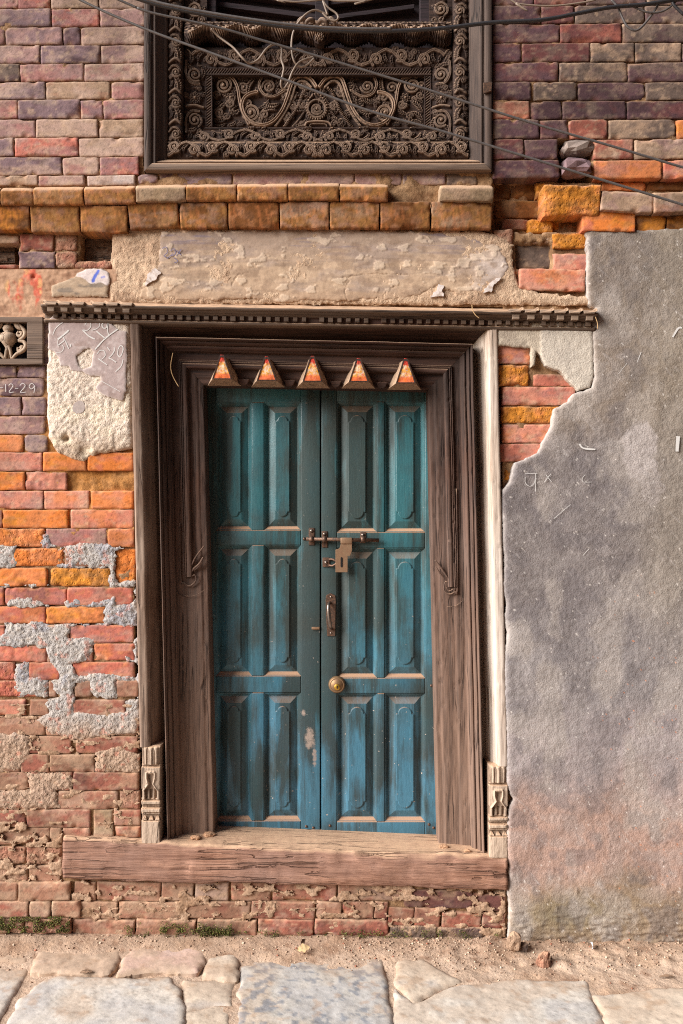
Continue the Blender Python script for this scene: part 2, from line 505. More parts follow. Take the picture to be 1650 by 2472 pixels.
def paint_face():
    t = NT('offering_paint')
    p = t.mapped((1, 1, 1)); oz = t.n('ShaderNodeTexCoord'); s = t.n('ShaderNodeSeparateXYZ'); t.link(oz.outputs['Object'], s.inputs[0])
    a = t.noise(p, 120, 5, 0.7); b = t.noise(t.mapped((1, 1, 1), (3, 1, 7)), 75, 5, 0.7)
    col = t.mix(t.rng(a, 0.45, 0.55), lin(206, 176, 150), lin(214, 150, 62))
    col = t.mix(t.rng(b, 0.56, 0.63), col, lin(196, 90, 52))
    zz = t.math('ADD', s.outputs[2], t.math('MULTIPLY', t.math('SUBTRACT', a, 0.5), 0.03))
    col = t.mix(t.rng(zz, -0.026, -0.018, 0.9, 0), col, lin(204, 92, 44))
    col = t.mix(t.rng(zz, 0.012, 0.022), col, lin(190, 60, 44))
    t.bump(a, 0.5, 0.003)
    return t.fin(col, 0.75)
M['offering'] = paint_face()

# ------------------------------------------------------------------ palette for clay bricks
PAL = {'p': (148, 116, 111), 'l': (166, 138, 124), 'r': (152, 104, 98), 'd': (84, 60, 64), 'e': (98, 82, 74), 'o': (204, 124, 76),
       'a': (196, 126, 48), 's': (194, 128, 106), 'b': (150, 108, 88), 'm': (146, 86, 72), 'g': (136, 122, 114), 't': (160, 132, 110),
       'v': (124, 101, 104), 'k': (112, 70, 36), 'c': (148, 104, 58), 'w': (186, 168, 160), 'D': (100, 60, 58), 'O': (206, 118, 56), 'R': (182, 104, 86), 'h': (150, 126, 100)}
PAL = {k: lin(*v) for k, v in PAL.items()}
SECOND = {'p': 'lvrt', 'l': 'ptr', 'r': 'pvR', 'd': 'eDd', 'e': 'dte', 'o': 'sOa', 'a': 'oac', 's': 'roR', 'b': 'mtb', 'm': 'bDt', 'g': 'egt', 't': 'lpb',
          'v': 'pdl', 'k': 'cka', 'c': 'ktc', 'w': 'pl', 'D': 'dem', 'O': 'oaR', 'R': 'sor', 'h': 'tb'}
BN = [0]

def brick(x0, y0, x1, y1, code, parent, y=0.0, ero=0.0, name='brick', depth=0.07, tl=0.0, cell=0.0055, rtop=0.003, label=None, lean=0.0, gap=0.4, topslope=0.0):
    """one worn clay brick; x0..y1 in photo pixels at depth y; tl: drop in px from left to right"""
    BN[0] += 1; sd_ = BN[0]
    rs = random.Random(sd_ * 17 + 3)
    if code.isupper() is False and code == 'a': ero = max(ero, 0.7)
    k = (D + y) / D * S
    w = (x1 - x0 - gap) * k; hh = (y1 - y0 - gap) * k
    cx, cz = ((x0 + x1) / 2 - 825) * k, CZ + (1236 - (y0 + y1) / 2 - tl / 2) * k
    nx = max(5, int(w / cell) + 1); nz = max(5, int(hh / cell) + 1)
    e = 0.0025
    us = np.concatenate([[0], np.linspace(e, w - e, nx), [w]]); vs = np.concatenate([[0], np.linspace(e, hh - e, nz), [hh]])
    U, Vv = np.meshgrid(us, vs)
    ox = sd_ * 3.17; oz = sd_ * 1.93
    nU = U / 0.02 + ox; nV = Vv / 0.02 + oz
    fl = fbm(nU * 0.5, nV * 0.5, sd_, 3); ff = fbm(nU * 2, nV * 2, sd_ + 5, 3)
    dl = np.minimum(U, w - U); db = Vv; dt = hh - Vv
    r = 0.0012 + 0.0022 * np.clip(fl + 0.5, 0, 1.6) + ero * 0.004
    def drop(d, rr):
        q = np.clip(1 - d / rr, 0, 1); return rr * (1 - np.sqrt(np.clip(1 - q * q, 0, 1))) * 0.9
    back = drop(dl, r) + drop(db, r) + drop(dt, np.maximum(r, rtop))
    back += topslope * np.clip(1 - dt / 0.020, 0, 1)
    back += 0.0007 * fl + 0.0004 * ff + ero * (0.004 * np.clip(fl + 0.2, -0.3, 1) + 0.003 * ff)
    # chipped corners and edges
    dm = np.minimum(np.minimum(dl, db), dt)
    chip = np.clip(vn(nU * 0.7 + 50, nV * 0.7, sd_ + 9) - 0.45, 0, 1) * np.clip(1 - dm / 0.016, 0, 1)
    back += chip * 0.016
    crnr = np.sqrt(dl ** 2 + np.minimum(db, dt) ** 2)
    if rs.random() < 0.5:
        back += np.clip(1 - crnr / 0.012, 0, 1) * 0.008 * rs.random()
    # outline wobble
    wob = (0.0011 + ero * 0.0015)
    bx = (np.clip(1 - U / 0.012, 0, 1) - np.clip(1 - (w - U) / 0.012, 0, 1)); bz = (np.clip(1 - Vv / 0.012, 0, 1) - np.clip(1 - (hh - Vv) / 0.012, 0, 1))
    Xw = U - w / 2 + bx * wob * (vn(nV * 1.2, nV * 0 + ox, sd_ + 2) + 0.3); Zw = Vv - hh / 2 + bz * wob * (vn(nU * 0.8, nU * 0 + oz, sd_ + 3) + 0.3)
    rot = (rs.random() - 0.5) * 0.012 - math.atan2(tl, max(1, x1 - x0))
    Xr = Xw * math.cos(rot) - Zw * math.sin(rot); Zr = Xw * math.sin(rot) + Zw * math.cos(rot)
    yj = (rs.random() - 0.5) * 0.004
    tip = (rs.random() - 0.5) * 0.02
    V3 = np.stack([cx + Xr, y + yj + back + Xw * tip - lean * (Vv / hh - 0.5), cz + Zr], -1)
    keep = np.ones(U.shape, bool)
    V, F, src = sheet_mesh(keep, V3[:, :, :], (0, depth, 0))
    # colours of the clay itself: blotches, burnt ends, smeared mortar, fresh breaks
    base = PAL[code]; s2 = PAL[rs.choice(SECOND[code])]; s3 = PAL[rs.choice(SECOND[code])]
    c = np.ones(U.shape + (3,)) * base * (0.9 + 0.2 * rs.random())
    lo1 = fbm(U / 0.07 + ox, Vv / 0.045 + oz, sd_ + 11, 3); lo2 = fbm(U / 0.035 + oz, Vv / 0.02 + ox, sd_ + 13, 4)
    c = mixc(c, s2, sst(-0.05, 0.45, lo1) * 0.75); c = mixc(c, s3, sst(0.05, 0.5, lo2) * 0.6)
    smear = sst(0.05, 0.45, fbm(U / 0.018, Vv / 0.012 + ox, sd_ + 17, 3) + 0.25 * np.clip(1 - dm / 0.008, 0, 1) - 0.15)
    c = mixc(c, lin(190, 160, 132) if code not in 'oOakRc' else lin(206, 140, 92), smear * (0.45 if code not in 'dDk' else 0.22))
    fresh = np.clip(chip * 5, 0, 1) * (0.7 if code in 'oaO' else 0.3 if code in 'sRm' else 0.12)
    c = mixc(c, PAL['o'] * 0.85, fresh)
    if code == 'c' or (code == 'k' and name != 'brick'):
        stri = vn(U / 0.004 + Vv / 0.02, Vv / 0.05, sd_ + 21)
        c = mixc(c, PAL['k'], sst(0.1, 0.6, stri) * 0.6); c = mixc(c, PAL['o'], sst(0.3, 0.7, -stri) * 0.3); c = mixc(c, PAL['b'], sst(0.0, 0.5, lo2) * 0.5)
    PXg = 825 + (cx + Xr) / S; PYg = 1236 - (cz + Zr - CZ) / S
    c = c * (1 - 0.30 * sst(0.0, 0.45, fbm(PXg / 90, PYg / 50, 40, 4)))[..., None]
    sm2 = sst(0.08, 0.36, fbm(PXg / 40, PYg / 22, 44, 5))
    c = mixc(c, lin(186, 162, 144) if code not in 'dDeoOak' else lin(132, 112, 98), sm2 * ((0.26 if code not in 'oOac' else 0.22) if name == 'brick' else 0.12))
    c = mixc(c, lin(160, 130, 106), sst(1680, 1800, PYg) * (0.08 + 0.5 * sst(0.0, 0.4, fbm(PXg / 60, PYg / 30, 48, 5))))
    grit = vn(PXg / 1.7, PYg / 1.7, 50); c = c * (1 - 0.35 * sst(0.45, 0.8, grit))[..., None]
    if ero > 0.3:
        c = mixc(c, base * 0.6, sst(0.1, 0.6, ff) * 0.6); c = mixc(c, base * 1.35, sst(0.1, 0.6, -ff) * 0.5)
    c = c.reshape(-1, 3)[src]
    return make(name, V, F, M['brick_rough'] if ero > 0.45 else M['brick_dusty'] if topslope else M['brick'], parent, cols=c, label=label)

# ==================================================================== SETTING: ground and pavement
def dirtcol(X, Y, sd, H):
    n = fbm(X / 0.12, Y / 0.12, 3, 5); n2 = fbm(X / 0.03, Y / 0.03, 9, 4)
    c = np.ones(X.shape + (3,)) * lin(182, 158, 138)
    c = mixc(c, lin(162, 134, 112), sst(-0.1, 0.5, n)); c = mixc(c, lin(196, 166, 140), sst(0.05, 0.5, n2) * 0.6)
    c = mixc(c, lin(120, 84, 62), sst(0.25, 0.55, -n2) * 0.6)
    wallside = sst(-0.18, -0.02, Y)
    c = mixc(c, lin(142, 110, 86), wallside * 0.5)
    return c

def dirth(X, Y, sd):
    near = sst(-0.24, 0.0, Y)
    base = near * (0.036 - 0.012 * (X + 1.15))
    rough = sst(0.1, 0.5, X) * sst(-0.45, -0.1, Y)
    return base + 0.004 + 0.005 * fbm(X / 0.14, Y / 0.14, 21, 4) + (0.003 + 0.004 * rough) * fbm(X / 0.03, Y / 0.03, 25, 5) + 0.014 * rough * np.clip(fbm(X / 0.07, Y / 0.07, 31, 3), 0, 1)

gv = [(-40, -60, -0.03), (40, -60, -0.03), (40, 40, -0.03), (-40, 40, -0.03)]
gnd = make('ground', gv, [(0, 1, 2, 3)], M['dirt'], None, cols=np.ones((4, 3)) * lin(168, 138, 112))
tag(gnd, 'wide flat earth of the lane running along the house', None, kind='structure')
pav = relief('pavement', (-2.6, -2.2, 2.6, 0.12), 0.011, 0.0, M['dirt'], None, h=dirth, col=dirtcol, skirt=0.02, mode='ground')
tag(pav, 'dusty brown earth with pale paving stones in front of the door', None, kind='structure')

def slab(poly, code, z, seed, edge=0.008, lich=0.0):
    P = [G(x, y, z)[:2] for x, y in poly]
    P = np.array(P); x0, y0 = P.min(0) - 0.01; x1, y1 = P.max(0) + 0.01
    base = {'grey': lin(192, 184, 174), 'pink': lin(196, 166, 152), 'tan': lin(184, 160, 140), 'warm': lin(194, 178, 160), 'blue': lin(178, 172, 164)}[code]
    def sdf(X, Y): return poly_sd(P, X, Y) + 0.006 + 0.012 * fbm(X / 0.05, Y / 0.05, seed, 5)
    def hf(X, Y, sd): return -edge * np.exp(-sd / 0.006) + 0.004 * fbm(X / 0.16, Y / 0.16, seed + 2, 3) + 0.0022 * fbm(X / 0.03, Y / 0.03, seed + 3, 4)
    def cf(X, Y, sd, H):
        n = fbm(X / 0.13, Y / 0.10, seed + 5, 5); m = fbm(X / 0.035, Y / 0.03, seed + 7, 4)
        c = np.ones(X.shape + (3,)) * base
        c = mixc(c, lin(184, 166, 148), sst(-0.05, 0.45, n) * 0.7); c = mixc(c, lin(158, 158, 162), sst(0.0, 0.5, -n) * 0.4)
        c = mixc(c, lin(160, 128, 100), sst(0.2, 0.55, m) * 0.45)
        if lich: c = mixc(c, lin(116, 120, 128), sst(0.08, 0.3, fbm(X / 0.022, Y / 0.022, seed + 11, 4) + 0.35 * n) * lich)
        dirt = np.exp(-sd / 0.016) * 0.8 * (0.6 + 0.8 * m) + sst(-0.34, -0.10, Y) * (0.25 + 0.8 * n)
        grit = vn(X / 0.0035, Y / 0.0035, seed); c = c * (1 - 0.25 * sst(0.5, 0.8, grit))[..., None]
        c = mixc(c, lin(168, 142, 120), np.clip(dirt, 0, 0.92))
        return c
    return relief('paving_stone', (x0, y0, x1, y1), 0.007, z, M['stone'], pav, h=hf, sd=sdf, col=cf, skirt=0.03, mode='ground')

z3 = lambda pts: zc(pts, 0, 1950, 1.9006)
z4 = lambda pts: zc(pts, 825, 1950, 1.9006)
slab(z3([(-180, 715), (140, 725), (60, 850), (-5, 960), (-60, 1120), (-300, 1120)]), 'grey', 0.012, 101)
slab(z3([(190, 795), (270, 765), (520, 778), (780, 775), (830, 850), (850, 905), (832, 1010), (800, 1150), (-30, 1150), (20, 992), (100, 870)]), 'grey', 0.014, 103)
slab(z3([(-150, 620), (170, 640), (120, 695), (-60, 690), (-160, 680)]), 'tan', 0.022, 105, lich=0)
slab(z3([(175, 640), (565, 640), (552, 700), (498, 748), (380, 752), (150, 742), (160, 690)]), 'tan', 0.022, 107)
slab(z3([(572, 680), (602, 645), (950, 642), (940, 700), (905, 745), (700, 742), (545, 760)]), 'pink', 0.024, 109)
slab(z3([(955, 655), (1092, 660), (1085, 780), (935, 775)]), 'warm', 0.019, 111)
slab(z3([(848, 792), (1080, 788), (1062, 900), (985, 900), (862, 925)]), 'warm', 0.010, 113)
slab(z3([(858, 935), (985, 908), (1060, 910), (1035, 1150), (820, 1150)]), 'warm', 0.008, 115)
slab(z3([(1100, 690), (1150, 665), (1568, 650), (1568 + 190, 665), (1568 + 205, 800), (1568 + 225, 990), (1568 + 240, 1150), (1075, 1150), (1105, 880)]), 'blue', 0.013, 117, lich=0.75)
slab(z4([(250, 830), (330, 905), (420, 860), (560, 805), (760, 785), (1120, 790), (1148, 870), (1205, 985), (1260, 1150), (270, 1150), (248, 990)]), 'grey', 0.012, 119)
slab(z4([(255, 700), (370, 690), (540, 790), (410, 850), (330, 890), (250, 800)]), 'warm', 0.014, 121)
slab(z4([(1160, 860), (1330, 840), (1620, 825), (1900, 830), (1990, 1150), (1290, 1150), (1225, 990)]), 'warm', 0.012, 123)
rs0 = random.Random(5)
for i in range(7):                       # the same paving carried on towards the viewer, below the frame
    xa = -1.75 + i * 0.5
    P = [(xa, -0.74), (xa + 0.47, -0.74 + rs0.uniform(-.02, .02)), (xa + 0.46, -1.25), (xa + 0.01, -1.25 + rs0.uniform(-.03, .03))]
    bb = np.array(P)
    relief('paving_stone', (xa - .02, -1.3, xa + .5, -0.7), 0.014, 0.012, M['stone'], pav, sd=lambda X, Y, P=P: poly_sd(P, X, Y) + 0.01 * fbm(X / .06, Y / .06, 40, 3),
           h=lambda X, Y, sd: -0.012 * np.exp(-sd / 0.015) + 0.004 * fbm(X / .15, Y / .15, 41, 3),
           col=lambda X, Y, sd, H: mixc(np.ones(X.shape + (3,)) * lin(184, 176, 166), lin(176, 142, 112), np.clip(np.exp(-sd / .03) + 0.4 * fbm(X / .1, Y / .1, 43, 4), 0, 1)), skirt=0.03, mode='ground')

# added unseen wall behind the viewer: blocks sky so daylight comes from the left
lane = make('lane_wall', [(-1.3, -3.7, -0.1), (14, -3.7, -0.1), (14, -3.7, 8), (-1.3, -3.7, 8), (-1.3, -5.2, -0.1), (14, -5.2, -0.1), (14, -5.2, 8), (-1.3, -5.2, 8)],
            [(3, 2, 1, 0), (4, 5, 6, 7), (0, 4, 7, 3), (1, 2, 6, 5), (3, 7, 6, 2)], M['mortar'], None, smooth=False, cols=np.ones((8, 3)) * lin(136, 104, 88))
tag(lane, 'brick coloured wall closing the far side of the lane', None, kind='structure')

# ==================================================================== BRICK WALL
wall = thing('brick_wall', 'weathered brick house wall with crumbling plaster around the teal door', 'wall', (0, 0.1, 0))
box('wall_core', (-3.2, 0.26, -0.1), (3.2, 0.5, 3.9), M['mortar'], wall, 0)
EXC = [(347, -420, 1190, 398), (325, 740, 1215, 2100)]      # window and doorway
HOLES = [(-60, 582, 44, 636, 0.14), (196, 565, 274, 632, 0.12), (1190, 428, 1310, 560, 0.05), (1245, 585, 1332, 648, 0.035), (1350, 338, 1432, 430, 0.08), (1285, 420, 1660, 560, 0.03), (-60, 766, 106, 882, 0.12)]

def coreh(X, Y, sd):
    h = 0.006 * fbm(X / 30, Y / 30, 4, 4) + 0.003 * fbm(X / 9, Y / 9, 8, 3) - 0.004
    h = h + 0.006 * sst(0.05, 0.45, fbm(X / 70, Y / 34, 19, 4))
    for (a, b, c, d, dep) in HOLES:
        m = np.minimum(np.minimum(X - a, c - X), np.minimum(Y - b, d - Y)) + 4 * fbm(X / 10, Y / 10, 15, 3)
        h = h - dep * sst(-2, 5, m)
    return h

def corecol(X, Y, sd, H):
    n = fbm(X / 60, Y / 60, 5, 4); m = fbm(X / 14, Y / 14, 6, 3)
    c = np.ones(X.shape + (3,)) * lin(142, 110, 80)
    c = mixc(c, lin(110, 80, 56), sst(0, 0.5, n)); c = mixc(c, lin(170, 138, 106), sst(0.1, 0.5, m) * 0.6)
    ora = sst(900, 1050, Y) * sst(1350, 1250, Y) * sst(400, 300, X)
    c = mixc(c, lin(176, 116, 52), ora * 0.6)
    return c

def corekeep(X, Y):
    k = np.ones(X.shape, bool)
    for (a, b, c, d) in EXC:
        k &= ~((X > a) & (X < c) & (Y > b) & (Y < d))
    return k
relief('mortar_bed', (-900, -420, 2420, 2300), 5.0, 0.007, M['mortar'], wall, h=coreh, col=corecol, keepf=corekeep, skirt=0.10)

def rows(ox, oy, sc, lst, **kw):
    for r in lst:
        y0, y1, items = r[0], r[1], r[2]
        ex = r[3] if len(r) > 3 else {}
        for it in items:
            a = dict(kw); a.update(ex)
            if len(it) > 3: a.update(it[3])
            brick(ox + it[0] / sc, oy + y0 / sc, ox + it[1] / sc, oy + y1 / sc, it[2], wall, **a)

K1 = 1.9006
rows(0, 0, K1, [
    (-45, 39, [(-200, 80, 'p'), (83, 228, 'r'), (235, 450, 'l'), (453, 668, 'l')]),
    (40, 123, [(-80, 233, 'v'), (238, 455, 'r'), (460, 668, 'p')]),
    (125, 206, [(-150, 21, 'p'), (25, 286, 'p'), (290, 368, 'v'), (372, 668, 'l')]),
    (208, 291, [(-100, 182, 'p'), (186, 461, 'v'), (465, 667, 'p')]),
    (293, 373, [(-120, 90, 'e'), (93, 384, 'p'), (388, 663, 'l')]),
    (376, 456, [(-80, 206, 'v'), (211, 506, 't'), (511, 660, 'p')]),
    (459, 545, [(-100, 81, 'r'), (84, 367, 'v'), (371, 471, 'r'), (476, 662, 'r')]),
    (548, 631, [(-60, 162, 'p'), (166, 449, 'l'), (455, 658, 't')]),
    (633, 719, [(-140, 63, 'v'), (69, 360, 'r'), (363, 660, 'l')]),
    (721, 804, [(-10, 283, 'v'), (287, 456, 'l'), (459, 636, 'r')]),
    (806, 852, [(-30, 173, 't'), (176, 388, 'l'), (400, 622, 'w')]),
    (800, 840, [(632, 724, 'v')]),
    (792, 850, [(731, 1064, 'v'), (1071, 1394, 'p'), (1401, 1625, 'p'), (1628, 1845, 'p'), (1850, 2045, 'p'), (2050, 2192, 'e')], {'y': 0.006}),
], tl=-2.5)
rows(825, 0, K1, [
    (-60, 22, [(690, 880, 'd'), (884, 1120, 'D'), (1124, 1400, 'd'), (1404, 1700, 'e')]),
    (25, 107, [(694, 914, 'd'), (918, 1068, 'D'), (1072, 1390, 'e'), (1394, 1620, 'e')]),
    (109, 194, [(694, 1001, 'd'), (1005, 1286, 'D'), (1290, 1620, 'e')]),
    (197, 283, [(694, 826, 'd'), (830, 1139, 'D'), (1143, 1344, 'e'), (1348, 1562, 'e'), (1565, 1800, 'd')]),
    (287, 375, [(694, 995, 'd'), (1000, 1311, 'e'), (1315, 1640, 'd')]),
    (377, 460, [(694, 870, 'd'), (881, 1080, 'e'), (1086, 1392, 'd'), (1396, 1640, 'e')]),
    (463, 546, [(694, 865, 'm'), (868, 1011, 'd'), (1015, 1306, 'd'), (1310, 1640, 'd')]),
    (549, 636, [(694, 908, 'd'), (912, 1040, 'd'), (1043, 1222, 'm'), (1226, 1533, 'e'), (1537, 1760, 'o')]),
    (639, 729, [(694, 836, 'D'), (840, 992, 'd'), (1158, 1341, 'm'), (1346, 1650, 't')]),
    (735, 819, [(694, 1001, 'd'), (1160, 1471, 'o'), (1476, 1720, 'R')]),
], tl=-1.5)
# broken stones in the gap of the right wall
def lump(name, px, py, y, rx, ry, rz, mat, parent, code, seed, label=None):
    n1, n2 = 11, 7; V = []; cols = []
    for j in range(n2 + 1):
        ph = math.pi * j / n2
        for i in range(n1):
            th = 2 * math.pi * i / n1
            d = np.array([math.cos(th) * math.sin(ph), math.sin(th) * math.sin(ph), math.cos(ph)])
            q = 1 + 0.28 * float(vn(d[0] * 1.6 + seed, d[1] * 1.6 + d[2] * 1.3, seed)) + 0.1 * float(vn(d[0] * 4 + seed, d[2] * 4 + d[1] * 3, seed + 1))
            d = np.sign(d) * np.abs(d) ** 0.75
            V.append(d * q * np.array([rx, ry, rz])); cols.append(code * (1 + 0.25 * float(vn(d[0] * 3, d[2] * 3 + seed, seed + 2))))
    F = [(j * n1 + i, j * n1 + (i + 1) % n1, (j + 1) * n1 + (i + 1) % n1, (j + 1) * n1 + i) for j in range(n2) for i in range(n1)]
    c = np.array(W(px, py, y)) if parent is not None or True else None
    return make(name, np.array(V) + c, [f[::-1] for f in F], mat, parent, cols=np.array(cols), label=label, smooth=False)
lump('rubble_stone', 1393, 360, 0.03, 0.055, 0.04, 0.028, M['stone'], wall, PAL['g'], 3)
lump('rubble_stone', 1372, 368, 0.04, 0.03, 0.03, 0.016, M['stone'], wall, PAL['w'], 8)
lump('rubble_stone', 1393, 407, 0.02, 0.054, 0.04, 0.031, M['stone'], wall, PAL['v'], 5)

# brick cornice: two projecting courses of header bricks
CT = [(-350, 855), (0, 850), (400, 846), (850, 836), (1568, 830), (2300, 837)]
def lerp(tbl, x):
    return float(np.interp(x, [a for a, b in tbl], [b for a, b in tbl]))
CB = [(-350, 938), (0, 936), (400, 936), (850, 918), (1568, 915), (2300, 917)]
for i, (a, b) in enumerate([(-355, -243), (-240, -122), (-120, -2), (0, 150), (152, 381), (384, 620), (622, 851), (854, 1085), (1088, 1321), (1324, 1556), (1560, 1783), (2022, 2266)]):
    xm = (a + b) / 2
    brick(a / K1, lerp(CT, xm) / K1, b / K1, lerp(CB, xm) / K1, 'chcccchcccch'[i], wall, y=-0.062, name='cornice_brick', depth=0.11, rtop=0.008, lean=0.012, topslope=0.022, gap=0.6,
          tl=(lerp(CT, b) - lerp(CT, a)) / K1)
LT = [(-350, 945), (0, 940), (580, 944), (820, 930), (2300, 926)]
LB = [(-350, 1050), (0, 1052), (400, 1066), (560, 1056), (820, 1042), (1568, 1044), (2300, 1046)]
for i, (a, b) in enumerate([(-330, -205), (-200, -112), (-110, 136), (140, 365), (368, 585), (590, 820), (825, 1044), (1048, 1281), (1285, 1510), (1514, 1741), (1746, 1976), (1980, 2258)]):
    xm = (a + b) / 2
    brick(a / K1, lerp(LT, xm) / K1, b / K1, lerp(LB, xm) / K1, 'kckcccckcckc'[i], wall, y=-0.036, name='cornice_brick', depth=0.09, gap=1.0, lean=0.014, tl=(lerp(LT, b) - lerp(LT, a)) / K1)
# right end of the cornice: broken, half fallen
rows(825, 0, K1, [
    (838, 912, [(700, 772, 'k'), (776, 892, 'k')], {'y': 0.055}),
    (918, 1000, [(702, 906, 'k')], {'y': 0.05}),
    (1004, 1052, [(738, 856, 'b')], {'y': 0.045}),
    (835, 872, [(1196, 1400, 'o'), (1404, 1600, 'k')], {'y': 0.03}),
    (848, 984, [(930, 1190, 'a')], {'y': -0.045, 'depth': 0.12, 'ero': 0.35, 'rtop': 0.012, 'lean': 0.02}),
    (866, 962, [(1194, 1432, 't')], {'y': -0.05, 'depth': 0.11, 'rtop': 0.016, 'tl': 7}),
    (878, 975, [(1436, 1640, 't'), (1644, 1850, 'c')], {'y': -0.055, 'depth': 0.11, 'rtop': 0.016, 'tl': -4}),
    (956, 1060, [(1104, 1350, 'O')], {'y': -0.03, 'depth': 0.10, 'rtop': 0.01}),
    (985, 1062, [(1353, 1490, 'k'), (1494, 1680, 'k')], {'y': -0.02, 'depth': 0.10}),
    (1074, 1116, [(806, 968, 't')], {'y': 0.012, 'ero': 0.5}),
    (1066, 1140, [(970, 1130, 'a')], {'y': 0.0, 'ero': 0.9}),
    (1050, 1128, [(700, 790, 'b')], {'y': 0.0, 'ero': 0.9}),
], name='brick')
rows(825, 0, K1, [
    (960, 1062, [(905, 1000, 'a'), (1003, 1104, 'k')], {'y': 0.035, 'ero': 1.0}),
    (836, 905, [(892, 950, 'a')], {'y': 0.03, 'ero': 1.0}),
    (1006, 1068, [(858, 975, 'a')], {'y': 0.02, 'ero': 1.0}),
])

# right of the lintel and beside the door
rows(825, 540, K1, [
    (96, 204, [(798, 962, 'e')], {'y': 0.03}),
    (136, 216, [(972, 1134, 's')], {'y': 0.0, 'ero': 0.25}),
    (203, 304, [(815, 1118, 's')], {'y': -0.006, 'tl': 3}),
    (555, 641, [(716, 868, 's')], {'y': 0.0, 'tl': 2}),
    (646, 742, [(720, 862, 'a')], {'y': -0.004, 'ero': 1.0}),
    (690, 746, [(880, 1060, 's')], {'y': 0.006}),
    (640, 694, [(872, 970, 'g')], {'y': 0.03}),
    (747, 833, [(738, 1075, 's')], {'y': -0.002}),
    (837, 917, [(735, 1000, 'a')], {'y': 0.002, 'ero': 1.0}),
    (920, 1005, [(740, 1000, 's')], {'y': 0.0}),
    (1008, 1092, [(730, 960, 's')], {'y': 0.0}),
    (1096, 1180, [(742, 900, 'a')], {'y': 0.012, 'ero': 1.0}),
    (1184, 1270, [(742, 900, 'm')], {'y': 0.012}),
])
# left, between cornice and cornice of the door
rows(0, 540, K1, [
    (46, 123, [(92, 245, 'm'), (248, 352, 'b', {'ero': 0.5})], {'y': 0.0}),
    (126, 203, [(85, 252, 'v'), (255, 352, 'b', {'ero': 0.5})], {'y': 0.0}),
    (50, 90, [(-80, 86, 't')], {'y': 0.004}),
    (186, 206, [(-80, 84, 'm')], {'y': 0.004}),
    (168, 206, [(340, 520, 'b', {'ero': 0.6})], {'y': -0.002}),
    (652, 705, [(-130, 75, 'v'), (79, 206, 'v')]),
    (708, 791, [(-80, 200, 'v')]),
    (794, 878, [(-160, 96, 'v'), (100, 210, 'v')]),
    (882, 965, [(-70, 206, 'p')]),
    (968, 1048, [(-110, 108, 'o'), (113, 218, 'v')]),
    (450, 650, [(192, 222, 'v')], {'y': 0.004}),
    (790, 1050, [(208, 224, 'b')], {'y': 0.01}),
])
# left lower wall
K2 = 2.8
rows(0, 1060, K2, [
    (88, 216, [(-130, 286, 's'), (291, 585, 'o'), (594, 902, 'O')]),
    (219, 346, [(-200, 168, 'O'), (173, 452, 's', {'ero': 0.4})]),
    (225, 350, [(455, 905, 'a', {'y': 0.022, 'ero': 1.0})]),
    (349, 472, [(-130, 295, 's'), (299, 602, 's'), (618, 902, 'o')]),
    (476, 602, [(-250, 13, 's'), (18, 460, 'O'), (478, 906, 's')]),
    (604, 730, [(-150, 306, 'o', {'ero': 0.5}), (310, 723, 'r'), (729, 906, 'o')]),
    (735, 862, [(-200, 22, 'o'), (92, 436, 'O', {'ero': 0.8}), (440, 775, 'b')]),
    (740, 975, [(778, 918, 'O', {'y': 0.006, 'ero': 0.5})]),
    (868, 997, [(-150, 322, 'o', {'ero': 0.4}), (336, 752, 'a', {'ero': 0.8})]),
    (1002, 1124, [(-200, 28, 'R'), (33, 448, 'R'), (455, 898, 'R')]),
    (1130, 1248, [(-100, 307, 'R'), (312, 712, 'o', {'ero': 0.35}), (758, 908, 'v')]),
    (1256, 1378, [(-200, 36, 'R'), (40, 470, 'b'), (474, 906, 'R')]),
])
rows(0, 1540, K2, [
    (36, 154, [(634, 912, 'R')]), (48, 165, [(-150, 317, 'R', {'ero': 0.4}), (320, 630, 'b')]),
    (164, 284, [(-200, 102, 'R', {'ero': 0.5}), (195, 402, 'R'), (488, 908, 'R')]),
    (288, 398, [(-150, 317, 'R', {'ero': 0.5}), (330, 384, 'b'), (505, 622, 'b'), (788, 934, 'b')]),
    (418, 524, [(-150, 172, 's'), (200, 335, 'b'), (494, 852, 'm')]),
    (530, 660, [(-150, 304, 'b'), (310, 930, 'b')]),
    (666, 782, [(-100, 190, 'b'), (194, 482, 'm'), (512, 928, 'm')]),
    (788, 906, [(-120, 134, 'b'), (140, 331, 'm'), (338, 642, 'b'), (650, 940, 'b')]),
    (908, 1032, [(-180, 190, 'b'), (194, 490, 'm', {'ero': 0.4}), (496, 938, 'm')]),
    (1036, 1158, [(-160, 380, 'b', {'ero': 0.5}), (388, 802, 'b'), (808, 946, 'b', {'ero': 0.5})]),
    (1161, 1282, [(-180, 174, 'm'), (180, 612, 'm')]),
    (1163, 1348, [(632, 768, 'h')]), (1163, 1272, [(770, 948, 'm')]), (1276, 1350, [(778, 948, 'm')]),
    (1285, 1398, [(-120, 335, 'b'), (338, 416, 'b')]), (1286, 1352, [(424, 612, 'm')]),
])
rows(0, 1950, K1, [
    (178, 262, [(-140, 120, 'b', {'ero': 0.6}), (123, 284, 'b', {'ero': 0.6})]), (264, 338, [(-80, 130, 'b', {'ero': 0.5}), (134, 278, 'b')]),
    (343, 428, [(-110, 80, 'b'), (85, 322, 'b')], {'y': -0.012}), (431, 508, [(-90, 130, 'm'), (134, 232, 'b'), (236, 368, 'b')], {'y': -0.016}),
    (512, 580, [(-120, 110, 'b', {'ero': 0.6}), (114, 326, 'b', {'ero': 0.6})], {'y': -0.02}),
])
